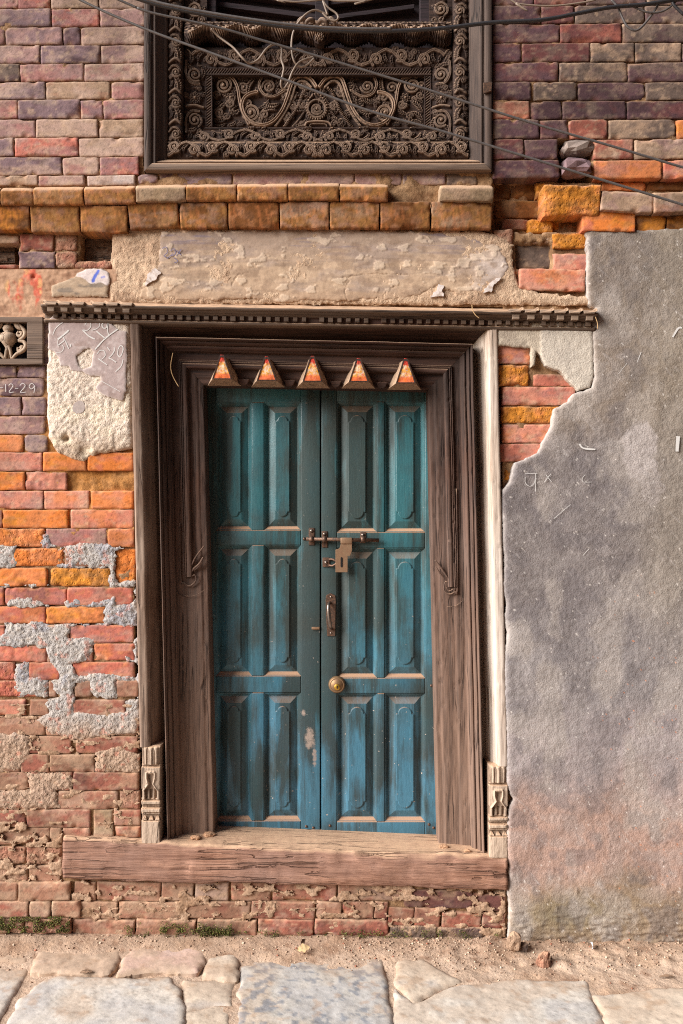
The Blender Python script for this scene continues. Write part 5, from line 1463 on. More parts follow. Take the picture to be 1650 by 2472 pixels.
class Carver:
    """height field carved from strokes"""
    def __init__(self, x0, y0, x1, y1, step, y):
        self.bb = (x0, y0, x1, y1); self.step = step; self.y = y
        nx = int(round((x1 - x0) / step)) + 1; ny = int(round((y1 - y0) / step)) + 1
        self.X, self.Y = np.meshgrid(np.linspace(x0, x1, nx), np.linspace(y0, y1, ny))
        self.H = np.zeros(self.X.shape)
    def win(self, xa, ya, xb, yb):
        x0, y0, x1, y1 = self.bb; ny, nx = self.H.shape
        i0 = max(0, int((xa - x0) / (x1 - x0) * (nx - 1))); i1 = min(nx, int((xb - x0) / (x1 - x0) * (nx - 1)) + 2)
        j0 = max(0, int((ya - y0) / (y1 - y0) * (ny - 1))); j1 = min(ny, int((yb - y0) / (y1 - y0) * (ny - 1)) + 2)
        return slice(j0, j1), slice(i0, i1)
    def stroke(self, pts, w, h, groove=0.35, taper=None, rope=0, leafy=0):
        P = np.array(pts, float)
        if len(P) > 2:
            Q = []
            for i in range(len(P) - 1):
                p0, p1, p2, p3 = P[max(i - 1, 0)], P[i], P[i + 1], P[min(i + 2, len(P) - 1)]
                for t in np.linspace(0, 1, 6)[:-1]:
                    Q.append(0.5 * (2 * p1 + (p2 - p0) * t + (2 * p0 - 5 * p1 + 4 * p2 - p3) * t * t + (3 * p1 - p0 - 3 * p2 + p3) * t ** 3))
            Q.append(P[-1]); P = np.array(Q)
        m = w + 2
        sl = self.win(P[:, 0].min() - m, P[:, 1].min() - m, P[:, 0].max() + m, P[:, 1].max() + m)
        X, Y = self.X[sl], self.Y[sl]
        if X.size == 0: return
        bd = np.full(X.shape, 1e9); bt = np.zeros(X.shape)
        L = np.concatenate([[0], np.cumsum(np.hypot(*(P[1:] - P[:-1]).T))]); tot = L[-1] + 1e-9
        for i in range(len(P) - 1):
            ax, ay = P[i]; ex, ey = P[i + 1] - P[i]
            t = np.clip(((X - ax) * ex + (Y - ay) * ey) / (ex * ex + ey * ey + 1e-9), 0, 1)
            d = np.hypot(X - ax - t * ex, Y - ay - t * ey)
            u = d < bd; bd = np.where(u, d, bd); bt = np.where(u, (L[i] + t * (L[i + 1] - L[i])), bt)
        tn = bt / tot
        ww = w * (taper(tn) if taper else 1.0)
        q = np.clip(bd / np.maximum(ww, 0.3), 0, 1)
        pr = np.clip(1 - q ** 3, 0, 1) ** 0.5 * (1 - groove * np.exp(-(q / 0.28) ** 2))
        if rope: pr = pr * (0.72 + 0.28 * np.sin(bt / rope * 2 * math.pi + q * 3))
        if leafy: pr = pr * (0.8 + 0.2 * np.cos((bt / leafy - q * 0.9) * 2 * math.pi))
        hh = h * pr * np.where(taper is not None, np.clip(0.45 + ww / w * 0.6, 0, 1), 1)
        self.H[sl] = np.maximum(self.H[sl], np.where(bd < ww, hh, 0))
    def spiral(self, cx, cy, r, turns=1.8, d=1, a0=0.0, w=3.0, h=0.008, knob=True):
        n = int(turns * 12); pts = []
        for i in range(n + 1):
            t = i / n; th = a0 + d * turns * 2 * math.pi * t; rr = r * (1 - 0.80 * t)
            pts.append((cx + rr * math.cos(th), cy + rr * math.sin(th)))
        P = np.array(pts)
        self.stroke(P[::1], w, h, 0.25)
        if knob: self.dome(cx, cy, r * 0.26, h * 1.15)
    def dome(self, cx, cy, r, h):
        sl = self.win(cx - r - 1, cy - r - 1, cx + r + 1, cy + r + 1); X, Y = self.X[sl], self.Y[sl]
        if X.size == 0: return
        q = np.hypot(X - cx, Y - cy) / r
        self.H[sl] = np.maximum(self.H[sl], h * np.sqrt(np.clip(1 - q * q, 0, 1)))
    def leaf(self, x0, y0, x1, y1, w, h, bend=0.2):
        mx, my = (x0 + x1) / 2 - (y1 - y0) * bend, (y0 + y1) / 2 + (x1 - x0) * bend
        self.stroke([(x0, y0), (mx, my), (x1, y1)], w, h, 0.4, taper=lambda t: np.sin(np.clip(t * 0.85 + 0.15, 0, 1) * math.pi) ** 0.7 + 0.05, leafy=5)
    def flower(self, cx, cy, r, h, n=8):
        for i in range(n):
            th = 2 * math.pi * i / n
            self.leaf(cx + 0.25 * r * math.cos(th), cy + 0.25 * r * math.sin(th), cx + r * math.cos(th), cy + r * math.sin(th), r * 0.3, h, 0)
        self.dome(cx, cy, r * 0.28, h * 1.2)
    def fill(self, n, L, w, h, seed, thr=0.001):
        rs = np.random.RandomState(seed); x0, y0, x1, y1 = self.bb
        ny, nx = self.H.shape
        for i in range(n):
            x, y = rs.uniform(x0 + 4, x1 - 4), rs.uniform(y0 + 4, y1 - 4); a = rs.uniform(0, 6.28); l = L * rs.uniform(0.6, 1.3)
            jx = int((x - x0) / (x1 - x0) * (nx - 1)); jy = int((y - y0) / (y1 - y0) * (ny - 1))
            if self.H[jy, jx] > thr: continue
            for da in (-0.9, 0, 0.9):
                b = a + da + rs.uniform(-.2, .2); ll = l * (1 if da == 0 else 0.75)
                self.leaf(x, y, x + ll * math.cos(b), y + ll * math.sin(b), w, h * (1 if da == 0 else 0.85), rs.uniform(-.25, .25))
            if rs.rand() < 0.35: self.spiral(x, y, w * 1.6, 1.4, 1, a, w * 0.45, h)
    def build(self, name, base=None, mat=None, skirt=0.03, seed=0, slope=None, keepf=None, parent=None):
        X, Y, H = self.X, self.Y, self.H
        ny, nx = H.shape
        Hb = H + 0.0006 * fbm(X / 5, Y / 5, seed + 220, 3)
        if base is not None: Hb = Hb + base(X, Y)
        k = (D + self.y) / D
        V3 = np.stack([(X - 825) * S * k, self.y - Hb, CZ + (1236 - Y) * S * k], -1)
        keep = np.ones(H.shape, bool) if keepf is None else keepf(X, Y)
        V, F, src = sheet_mesh(keep, V3, (0, skirt, 0) if skirt else None)
        wr = np.clip(H / 0.014, 0, 1) ** 1.5
        return make(name, V, F, mat or M['carve'], parent or win, attrs={'wear': wr.ravel()[src]})

# outer frame: moulded stiles and bottom rail
def wbar(name, pts_prof, along, a0, a1, sgn, mat, mitre=0.0):
    prof = pts_prof; m = len(prof); n = 70; V = []
    for (o_, dep) in prof:
        for j in range(n + 1):
            t = j / n
            if along == 'z':
                Y = a0 + (a1 - o_ * mitre - a0) * t; Xp = o_
                X = (350 + Xp) if sgn < 0 else (1188 - Xp)
            else:
                X = (a0 + (418 - o_) * mitre) + ((a1 - (418 - o_) * mitre) - (a0 + (418 - o_) * mitre)) * t; Y = o_
            V.append((X, Y, dep))
    A = np.array(V)
    nz = 0.001 * fbm(A[:, 0] / (4 if along == 'z' else 90), A[:, 1] / (90 if along == 'z' else 4), 230, 4)
    VV = np.stack([(A[:, 0] - 825) * S, A[:, 2] + nz, CZ + (1236 - A[:, 1]) * S], 1)
    F = []
    for i in range(m - 1):
        for j in range(n):
            f = (i * (n + 1) + j, i * (n + 1) + j + 1, (i + 1) * (n + 1) + j + 1, (i + 1) * (n + 1) + j)
            F.append(f[::-1] if (along == 'z' and sgn < 0) or False else f)
    return make(name, VV, np.array(F), mat, win)
WP = [(0, 0.06), (0.5, -0.012), (3, -0.016), (17, -0.017), (19, -0.010), (22, -0.008), (24, -0.012), (28, -0.013), (31, -0.004), (34, 0.002), (50, 0.010), (53, 0.016), (55, 0.05)]
wbar('window_stile', WP, 'z', -420, 418, -1, M['carve_frame'], 0.65)
wbar('window_stile', WP, 'z', -420, 420, 1, M['carve_frame'], 0.65)
RPF = [(380, 0.05), (382, 0.012), (391, -0.006), (393, -0.010), (394.5, -0.008), (396, -0.003), (397.5, -0.004), (399, -0.016), (401, -0.019), (414, -0.020), (417, -0.017), (418, 0.06)]
wbar('window_rail', RPF, 'x', 352, 1186, 1, M['carve_frame_x'], 1.0)
prism('iron_clip', [(W(1164, 208)[0], W(0, 208)[2]), (W(1186, 206)[0], W(0, 206)[2]), (W(1184, 228)[0], W(0, 228)[2]), (W(1166, 234)[0], W(0, 234)[2])][::-1], (1, 0, 0), (0, 0, 1), (0, 1, 0), (0, -0.024, 0), 0.008, M['iron'], win, 0.001)

# border of twisted acanthus (vertical, both sides)
def vine(x0, x1, y0, y1, flip, seed):
    c = Carver(x0, y0, x1, y1, 1.1, 0.030); w = x1 - x0; cx = (x0 + x1) / 2
    L = 74; y = y1 - 4
    fx = -1 if flip else 1
    while y > y0 - 10:
        c.stroke([(cx - fx * 12, y - 2), (cx + fx * 3, y - 10), (cx + fx * 14, y - 4)], 4, 0.010, 0)         # bract
        c.leaf(cx + fx * 12, y - 8, cx - fx * 2, y - 44, 8, 0.012, 0.15 * fx); c.leaf(cx + fx * 4, y - 6, cx + fx * 12, y - 36, 6, 0.010, -0.1)
        c.spiral(cx + fx * 4, y - 50, 11, 1.6, fx, 0.5, 2.6, 0.012); c.spiral(cx - fx * 9, y - 40, 6, 1.2, -fx, 0, 2.2, 0.009)
        c.stroke([(cx - fx * 13, y - 58), (cx - fx * 4, y - 66), (cx + fx * 8, y - 64), (cx + fx * 14, y - 54)], 3.2, 0.011)
        c.leaf(cx - fx * 14, y - 16, cx - fx * 6, y - 34, 4, 0.008)
        y -= L
    c.fill(24, 13, 4.2, 0.009, 10 + seed)
    c.build('vine_border', base=lambda X, Y: 0.012 * np.sqrt(np.clip(1 - ((X - cx) / (w / 2)) ** 2, 0, 1)), skirt=0.04, seed=seed)
vine(406, 443, -120, 384, False, 1); vine(1094, 1131, -120, 384, True, 2)

def scroll_h(c, x0, x1, ym, hgt, L, h, mir=CXW):
    """running horizontal scroll, mirrored about the middle"""
    x = mir; i = 0
    r = hgt * 0.36
    while x < x1 + L:
        for s in (-1, 1):
            X = lambda v: mir + s * (x - mir + v)
            up = 1 if i % 2 == 0 else -1
            c.stroke([(X(-L * .15), ym + up * hgt * .42), (X(L * .15), ym + up * hgt * .25), (X(L * .45), ym - up * hgt * .15), (X(L * .8), ym - up * hgt * .4), (X(L * 1.05), ym - up * hgt * .3)], hgt * .10, h, 0.3)
            c.spiral(X(L * .45), ym + up * hgt * .12, r, 1.35, s * up, 2.2 if s > 0 else 0.9, hgt * .10, h); c.leaf(X(L * .45), ym + up * hgt * .12, X(L * .8), ym + up * hgt * .2, hgt * .16, h)
            c.leaf(X(L * .75), ym - up * hgt * .3, X(L * 1.0), ym + up * hgt * .25, hgt * .13, h * .9)
            c.leaf(X(L * .1), ym + up * hgt * .1, X(L * .1 + 4), ym - up * hgt * .42, hgt * .12, h * .8)
            c.leaf(X(L * .85), ym + up * hgt * .42, X(L * .55), ym + up * hgt * .46, hgt * .08, h * .7)
        x += L; i += 1
# bottom vine strip
c = Carver(408, 343, 1129, 385, 1.1, 0.026); scroll_h(c, 408, 1129, 364, 40, 46, 0.013); c.flower(CXW - 6, 362, 15, 0.014); c.fill(30, 16, 4.6, 0.011, 6)
c.build('vine_border', base=lambda X, Y: 0.012 * np.sqrt(np.clip(1 - ((Y - 364) / 21.5) ** 2, 0, 1)), skirt=0.05, seed=4)
# sloping inner border: bottom, sides, top (sinks towards the panel)
c = Carver(449, 304, 1090, 345, 1.1, 0.036); scroll_h(c, 449, 1090, 326, 36, 62, 0.011); c.fill(30, 17, 4.8, 0.009, 7)
c.build('scroll_border', base=lambda X, Y: -0.016 * (345 - Y) / 41 + 0.006 * sst(310, 307, Y), skirt=0.06, seed=5, keepf=lambda X, Y: (X - 447 > (345 - Y) * 1.25 - 4) & (1090 - X > (345 - Y) * 1.25 - 4))
c = Carver(449, 115, 1090, 163, 1.1, 0.040); scroll_h(c, 449, 1090, 139, 42, 58, 0.011); c.fill(30, 17, 4.8, 0.009, 8)
c.build('scroll_border', base=lambda X, Y: -0.012 * (Y - 115) / 48, skirt=0.06, seed=6, keepf=lambda X, Y: (X - 446 > (Y - 115) * 0.9) & (1092 - X > (Y - 115) * 0.9))
for (x0, x1, fl) in ((446, 497, 1), (1040, 1091, -1)):
    c = Carver(x0, 118, x1, 343, 1.1, 0.040); cx = (x0 + x1) / 2
    c.flower(cx, 236, 17, 0.010); c.flower(cx, 205, 10, 0.008, 6)
    for (yy, s) in ((180, 1), (290, -1)):
        c.spiral(cx, yy, 17, 1.8, s * fl, 1.0, 3.0, 0.011); c.leaf(cx - fl * 18, yy - s * 24, cx + fl * 6, yy - s * 14, 6, 0.010); c.leaf(cx + fl * 16, yy + s * 6, cx + fl * 14, yy - s * 24, 6, 0.010); c.stroke([(cx - fl * 20, yy - s * 30), (cx - fl * 21, yy), (cx - fl * 10, yy + s * 20), (cx + fl * 10, yy + s * 22)], 3.5, 0.011)
        c.spiral(cx + fl * 12, yy - s * 26, 8, 1.3, -s * fl, 0, 2.2, 0.009)
    c.stroke([(cx - 20, 258), (cx, 254), (cx + 20, 258)], 3.5, 0.010, 0)
    c.fill(24, 14, 4.4, 0.009, 9)
    c.leaf(cx, 340, cx + fl * 5, 312, 7, 0.010); c.leaf(cx - fl * 14, 338, cx - fl * 18, 312, 6, 0.009); c.leaf(cx - fl * 10, 150, cx - fl * 14, 122, 7, 0.010)
    slp = (lambda X, Y, x0=x0: -0.014 * (X - x0) / 51) if fl > 0 else (lambda X, Y, x1=x1: -0.014 * (x1 - X) / 51)
    kp = (lambda X, Y: (Y < 345 - (X - 447) / 1.25 + 3) & (Y > 115 + (X - 446) / 0.9 - 3)) if fl > 0 else (lambda X, Y: (Y < 345 - (1090 - X) / 1.25 + 3) & (Y > 115 + (1092 - X) / 0.9 - 3))
    c.build('scroll_border', base=slp, skirt=0.05, seed=7 + fl, keepf=kp)
# rope strips round the panel
for (x0, y0, x1, y1, v) in ((497, 163, 513, 306, True), (1025, 163, 1041, 306, True), (497, 163, 1041, 182, False)):
    c = Carver(x0, y0, x1, y1, 1.0, 0.052 if v else 0.050)
    X, Y = c.X, c.Y
    if v: q = (Y + (X - x0) * 0.8) / 6.5; e = np.clip(1 - ((X - (x0 + x1) / 2) / 6.0) ** 2, 0, 1)
    else: q = (X + (Y - y0) * 0.8) / 6.5; e = np.clip(1 - ((Y - (y0 + y1) / 2) / 6.5) ** 2, 0, 1)
    c.H = 0.0035 * (e > 0.05) * (0.5 + 0.5 * np.sin(q * 2 * math.pi)) + 0.003 * (e < 0.02)
    c.build('rope_strip', skirt=0.05, seed=11, keepf=(lambda X, Y: (Y > 163 + (X - 497)) & (Y > 163 + (1041 - X) * 0) ) if False else None)
# centre panel
c = Carver(512, 181, 1026, 308, 1.05, 0.075)
def both(f):
    f(lambda x: x); f(lambda x: 2 * CXW - x)
def panel_half(m):
    P = lambda l: [(m(x), y) for x, y in l]
    sg = 1 if m(0) == 0 else -1
    c.stroke(P([(764, 212), (750, 194), (730, 187), (712, 194), (703, 214), (694, 242), (681, 272), (660, 297), (634, 306), (609, 299), (592, 280), (586, 258), (592, 240), (606, 230), (622, 226)]), 5.2, 0.018)
    c.stroke(P([(752, 214), (738, 201), (724, 200), (714, 212), (706, 238), (694, 266), (678, 292), (666, 308)]), 3.4, 0.014, 0.2)
    c.stroke(P([(744, 216), (733, 226), (726, 244), (715, 268), (700, 290), (688, 308)]), 5.0, 0.012, 0, rope=4.2)
    c.stroke(P([(752, 236), (744, 250), (735, 272), (722, 292), (708, 308)]), 3.6, 0.009, 0, rope=4.2)
    c.spiral(m(607), 274, 21, 2.1, -sg, 2.6 if sg > 0 else 0.5, 3.6, 0.013)
    c.stroke(P([(515, 188), (540, 184), (562, 192), (575, 214), (580, 244), (587, 272), (602, 302)]), 4.6, 0.015)
    c.spiral(m(541), 209, 21, 2.0, sg, 4.2 if sg > 0 else 5.2, 3.4, 0.013)
    c.spiral(m(523), 232, 10, 1.4, -sg, 0, 2.6, 0.010); c.spiral(m(590), 214, 14, 1.6, sg, 1, 2.8, 0.011)
    c.stroke(P([(634, 188), (627, 208), (638, 230), (662, 236), (688, 222)]), 4.0, 0.014); c.spiral(m(650), 212, 16, 1.8, sg, 3, 3.0, 0.012)
    c.leaf(m(640), 252, m(678), 250, 7, 0.012, 0.2); c.leaf(m(634), 272, m(670), 268, 7, 0.012, -0.15); c.leaf(m(628), 262, m(650), 240, 5, 0.010)
    c.leaf(m(616), 190, m(600), 236, 7, 0.012, 0.15); c.leaf(m(572), 186, m(612), 186, 6, 0.010); c.leaf(m(668), 190, m(692), 206, 6, 0.010)
    c.leaf(m(516), 292, m(556), 276, 6, 0.011); c.leaf(m(556), 278, m(576), 256, 6, 0.011, -0.2); c.spiral(m(548), 282, 9, 1.4, sg, 0, 2.4, 0.010)
    c.leaf(m(518), 272, m(548), 244, 7, 0.012, 0.1); c.leaf(m(516), 250, m(536), 244, 5, 0.010); c.flower(m(558), 238, 14, 0.011, 6)
    c.leaf(m(516), 304, m(548), 298, 5, 0.010); c.leaf(m(552), 305, m(572), 290, 5, 0.010)
    for a in (-12, -6, 0, 6, 12): c.leaf(m(580) + a * 0.2, 306, m(580) + a, 292 + abs(a) * 0.5, 2.6, 0.009, 0)
    c.leaf(m(646), 290, m(662), 276, 5, 0.010); c.leaf(m(622), 296, m(634), 284, 4, 0.009)
    c.leaf(m(716), 306, m(742), 286, 6, 0.012, 0.2); c.spiral(m(730), 300, 8, 1.3, sg, 0, 2.4, 0.010); c.leaf(m(742), 292, m(752), 276, 4, 0.010)
both(panel_half)
n = 26
for i in range(n):
    th = 2 * math.pi * i / n; rr = 27 + (8 * max(0, -math.sin(th)) ** 6)
    c.dome(CXW - 3 + rr * 0.92 * math.cos(th), 264 + rr * math.sin(th), 3.2, 0.013)
c.stroke([(CXW - 3 + 21 * math.cos(2 * math.pi * i / 20), 265 + 21 * math.sin(2 * math.pi * i / 20)) for i in range(21)], 3.0, 0.013, 0.2)
c.spiral(CXW - 3, 266, 14, 2.0, 1, 0.4, 3.0, 0.012); c.leaf(CXW - 4, 236, CXW - 4, 214, 4, 0.011, 0)
c.stroke([(738, 306), (744, 298), (CXW, 296), (792, 298), (800, 306)], 3.0, 0.013, 0); c.stroke([(748, 307), (754, 302), (784, 302), (790, 307)], 2.0, 0.010, 0)
c.stroke([(CXW - 8, 190), (CXW, 184), (CXW + 8, 190)], 3, 0.012)
c.fill(150, 26, 7.0, 0.011, 5, 0.002)
c.build('scroll_panel', skirt=0.02, seed=14)
# canopy of acanthus leaves
def canopy():
    x0, x1, y0, y1 = 446, 1092, 52, 118
    step = 1.2
    nx = int((x1 - x0) / step); ny = int((y1 - y0) / step)
    X, Y = np.meshgrid(np.linspace(x0, x1, nx), np.linspace(y0, y1, ny))
    u = np.abs(X - CXW)
    wave = np.sin(u / 74 * 2 * math.pi + 0.8)
    endd = sst(300, 322, u)
    ybot = 98 + 8 * wave - 18 * endd * 0 + 6 * sst(240, 300, u) + 3 * np.cos(X / 7.0 * 2 * math.pi) * 0.6
    yrid = 79 + 6 * wave + 5 * sst(230, 310, u)
    keep = (Y < ybot) & (u < 322)
    prof = np.where(Y < 66, 0.014 * sst(52, 66, Y), 0.014 + 0.018 * sst(66, yrid, Y) - 0.022 * sst(yrid + 2, ybot, Y))
    t_ = u / 37.0
    fan = np.cos((X / 6.4 + np.sign(X - CXW) * np.sin(t_ * math.pi) * (Y - yrid) * 0.10) * 2 * math.pi)
    H = prof + 0.0050 * fan * sst(yrid - 2, yrid + 5, Y)
    tx = np.abs(((X / 18.0 + 0.25 * np.sin(Y / 4.0)) % 1.0) - 0.5) * 2
    H = H + 0.007 * (1 - tx ** 2) * sst(yrid, yrid - 5, Y) * sst(54, 59, Y) + 0.003 * np.sin((Y - 55) / 4.0 * math.pi + tx * 4) * sst(yrid, yrid - 4, Y)
    H = H + 0.007 * np.exp(-((Y - yrid) / 2.2) ** 2)
    H = H + 0.010 * np.exp(-((u - 0) / 26) ** 2) * sst(52, 58, Y) + 0.0015 * fbm(X / 5, Y / 5, 240, 3)
    H = H * (1 - 0.6 * endd)
    yb = 0.030; k = (D + yb) / D
    V3 = np.stack([(X - 825) * S * k, yb - H, CZ + (1236 - Y) * S * k], -1)
    V, F, src = sheet_mesh(keep, V3, (0, 0.05, 0))
    make('acanthus_canopy', V, F, M['carve'], win, attrs={'wear': np.clip((H - 0.016) / 0.02, 0, 1).ravel()[src]})
canopy()
for s in (-1, 1):
    for (dx, yy, r_) in ((14, 56, 10), (34, 54, 9)):
        c0 = W(CXW + s * dx - 4, yy, 0.0)
        tube('canopy_curl', [W(CXW + s * (dx - r_) - 4, yy + 10, 0.01), W(CXW + s * (dx - r_ * .7) - 4, yy - 4, -0.012), W(CXW + s * dx - 4, yy - 9, -0.02), W(CXW + s * (dx + r_) - 4, yy - 3, -0.02), W(CXW + s * (dx + r_ * 1.1) - 4, yy + 8, -0.008)], 0.0065, M['carve_frame_x'], win, n=8, taper=lambda t: 0.6 + 0.5 * math.sin(math.pi * t))
c = Carver(750, 72, 790, 112, 1.0, 0.0); c.flower(772, 92, 13, 0.016, 7); c.build('rosette', skirt=0.03, keepf=lambda X, Y: np.hypot(X - 772, Y - 92) < 15)
# columns and dark shutters above
for (x0, x1, fl) in ((446, 500, 1), (1037, 1091, -1)):
    c = Carver(x0, -120, x1, 62, 1.1, 0.045); cx = (x0 + x1) / 2
    for yy in (25, -45, -100):
        c.spiral(cx, yy, 18, 1.8, fl, 1.0, 3.4, 0.012); c.leaf(cx + fl * 6, yy + 8, cx + fl * 22, yy - 10, 7, 0.011); c.leaf(cx - fl * 10, yy - 22, cx + fl * 8, yy - 28, 6, 0.010); c.leaf(cx - fl * 6, yy + 18, cx - fl * 4, yy + 38, 7, 0.011)
        c.spiral(cx + fl * 14, yy + 26, 9, 1.4, -fl, 0, 2.4, 0.010)
    c.build('carved_column', skirt=0.05, seed=16)
for (a, b) in ((500, 522), (1015, 1037)):
    p0 = W(a, 66, 0.06); p1 = W(b, -130, 0.06)
    box('inner_post', (p0[0], 0.058, p0[2]), (p1[0], 0.11, p1[2]), M['black_wood'], win, 0.002)
p0 = W(520, 60, 0.12); p1 = W(1020, -130, 0.12)
box('shutter_board', (p0[0], 0.115, p0[2]), (p1[0], 0.13, p1[2]), M['black_wood'], win, 0)
for (x0, y0, x1, y1, th) in ((520, 20, 766, 52, 12), (790, 54, 1000, 26, 10), (540, -8, 766, 20, 16), (790, 18, 1000, -6, 18)):
    pts = [W(x0, y0 - th, 0.1), W(x1, y1 - th, 0.1), W(x1, y1, 0.1), W(x0, y0, 0.1)]
    prism('shutter_bar', [(p[0], p[2]) for p in pts], (1, 0, 0), (0, 0, 1), (0, 1, 0), (0, 0.085, 0), 0.026, M['black_wood'], win, 0.0015)
p0 = W(762, 60, 0.1); p1 = W(794, -130, 0.1)
box('shutter_post', (p0[0], 0.075, p0[2]), (p1[0], 0.112, p1[2]), M['black_wood'], win, 0.002)
box('window_back', (W(352, 0)[0], 0.13, W(0, 412)[2]), (W(1186, 0)[0], 0.25, W(0, -430)[2]), M['black_wood'], win, 0)

# ==================================================================== SMALL CARVED NICHE
nic = thing('carved_niche', 'small openwork wooden panel with a carved vase at the left edge of the wall', 'niche', W(21, 880, 0.02))
for nm, (a, b, c_, d_) in (('frame_rail', (-64, 765, 104, 778)), ('frame_rail', (-64, 866, 104, 880)), ('frame_stile', (66, 778.5, 104, 865.5)), ('frame_stile', (-64, 778.5, -24, 865.5))):
    p0 = W(a, d_, -0.012); p1 = W(c_, b, -0.012)
    box(nm, (p0[0], -0.014, p0[2]), (p1[0], 0.05, p1[2]), M['carve_frame_x'], nic, 0.002)
p0 = W(-26, 868, 0.06); p1 = W(68, 776, 0.06)
box('niche_back', (p0[0], 0.055, p0[2]), (p1[0], 0.065, p1[2]), M['black_wood'], nic, 0)
cb = W(21, 866, 0.012); u = S
lathe('vase', [(3 * u, 0), (4 * u, 10 * u), (6 * u, 24 * u), (12 * u, 34 * u), (19 * u, 42 * u), (20.5 * u, 52 * u), (17 * u, 60 * u), (9 * u, 64 * u), (12 * u, 68 * u), (13.5 * u, 73 * u), (11 * u, 79 * u), (6 * u, 82 * u), (7 * u, 86 * u), (6 * u, 91 * u), (1 * u, 93 * u)], cb, (0, 0, 1), M['niche_wood'], nic, 24)
zn = lambda x, y: W(x / 4.3556, 540 + y / 4.3556, 0.004)
for l, r_ in (([(60, 1425), (72, 1330), (105, 1260), (125, 1240)], 0.006), ([(130, 1420), (180, 1370), (250, 1330), (275, 1280), (250, 1240), (195, 1232)], 0.0075), ([(205, 1310), (235, 1290), (225, 1330), (195, 1335), (190, 1300)], 0.006),
              ([(195, 1228), (245, 1200), (270, 1150), (240, 1100), (180, 1040)], 0.0075), ([(205, 1140), (235, 1150), (215, 1185), (185, 1165), (200, 1130)], 0.006), ([(160, 1045), (190, 1080), (230, 1110)], 0.009)):
    for s in (1, -1):
        tube('scroll', [zn(x if s > 0 else 183 - x, y) for x, y in l], r_, M['niche_wood'], nic, n=8, taper=lambda t: 0.6 + 0.4 * math.sin(math.pi * t))

# ==================================================================== CABLES
zf = lambda l: [(x * 1.0523, y * 1.0523) for x, y in l]
def cable(label, pts, r, mat, y, grp='wires strung across the front of the house', var=0.0):
    pts = list(pts)
    for e, nb in ((0, 1), (-1, -2)):                    # ends that leave the picture run on to their fixings
        (xa, ya), (xb, yb) = pts[e], pts[nb]
        if xa < 0 or ya < 0 or xa > 1650:
            L = math.hypot(xa - xb, ya - yb) or 1
            p = (xa + (xa - xb) / L * 700, ya + (ya - yb) / L * 700)
            pts.insert(0, p) if e == 0 else pts.append(p)
    P = [W(px_, py_, y + var * math.sin(i * 1.7)) for i, (px_, py_) in enumerate(pts)]
    o = tube('cable', P, r, M[mat], None, n=8, sub=8)
    tag(o, label, 'cable', grp)
cable('black cable sagging from the top left corner down to the right edge, lowest of all', zf([(20, -90), (185, 0), (330, 65), (480, 120), (660, 185), (850, 255), (1000, 297), (1130, 336), (1300, 388), (1568, 470), (1800, 545)]), 0.0042, 'cable_grey', -0.16)
cable('grey cable crossing just above the lowest one, starting beside the window frame', zf([(240, -15), (320, 20), (360, 32), (420, 45), (520, 68), (600, 92), (720, 126), (800, 150), (960, 199), (1100, 244), (1250, 291), (1400, 334), (1568, 384), (1800, 450)]), 0.0040, 'cable_grey', -0.15)
cable('thick black cable curving over the window and up to the top right', zf([(150, -60), (300, -8), (400, 20), (560, 48), (700, 66), (850, 72), (1000, 66), (1128, 52), (1240, 46), (1330, 30), (1400, 17), (1480, 10), (1568, -2), (1750, -15)]), 0.0062, 'cable', -0.19)
cable('thinner dark cable running alongside the thick cable over the left of the window', zf([(200, -60), (330, -5), (420, 18), (560, 42), (700, 60), (820, 66), (900, 66)]), 0.0045, 'cable_grey', -0.21)
cable('loose pale wire looping down in front of the scroll panel', zc([(595, 240), (660, 310), (780, 400), (860, 490), (920, 532), (990, 500), (1060, 410), (1130, 372), (1185, 400), (1185, 500), (1205, 580), (1180, 700), (1200, 745), (1240, 700), (1280, 600), (1340, 520), (1455, 480)], 340, 0, 3.484), 0.0036, 'cable_pale', -0.13, var=0.008)
cable('bent grey wire hooped over the middle of the canopy leaves', zc([(1600, 160), (1560, 120), (1470, 85), (1390, 120), (1320, 200), (1280, 290), (1270, 400), (1290, 510), (1340, 560), (1400, 545), (1460, 490)], 340, 0, 3.484), 0.0034, 'cable_pale', -0.12, var=0.006)
cable('short curled wire hanging from the top over the dark shutter', zc([(-20, -60), (0, 0), (40, 60), (110, 110), (130, 150), (100, 175), (40, 150), (0, 110)], 780, 0, 3.484), 0.0034, 'cable_pale', -0.12)
cable('thin pale wire drooping along the very top edge of the shutter', zc([(1000, -40), (1150, 0), (1300, 15), (1450, 5), (1568, -6), (1640, 8), (1760, 10), (1900, 6), (2000, -20)], 340, 0, 3.484), 0.0028, 'cable_pale', -0.14)
cable('thin wire swagged beneath the top right cable bundle', zc([(150, -20), (220, 25), (380, 45), (560, 45), (760, 20), (860, 0)], 1180, 0, 3.336), 0.0028, 'cable_pale', -0.17)
cable('dark wire hanging in a deep loop at the top right', zc([(990, 0), (1040, 60), (1090, 170), (1130, 225), (1190, 245), (1250, 200), (1320, 110), (1390, 0)], 1180, 0, 3.336), 0.0036, 'cable_grey', -0.18)
cable('dark wire hanging in a shallow loop at the top right corner', zc([(1130, 30), (1200, 70), (1290, 100), (1390, 95), (1470, 50), (1510, 10)], 1180, 0, 3.336), 0.0032, 'cable_grey', -0.185)
cable('short black cable dropping out of the right edge near the top corner', zc([(1480, 20), (1500, 50), (1568, 115), (1700, 240)], 1180, 0, 3.336), 0.0046, 'cable', -0.19)
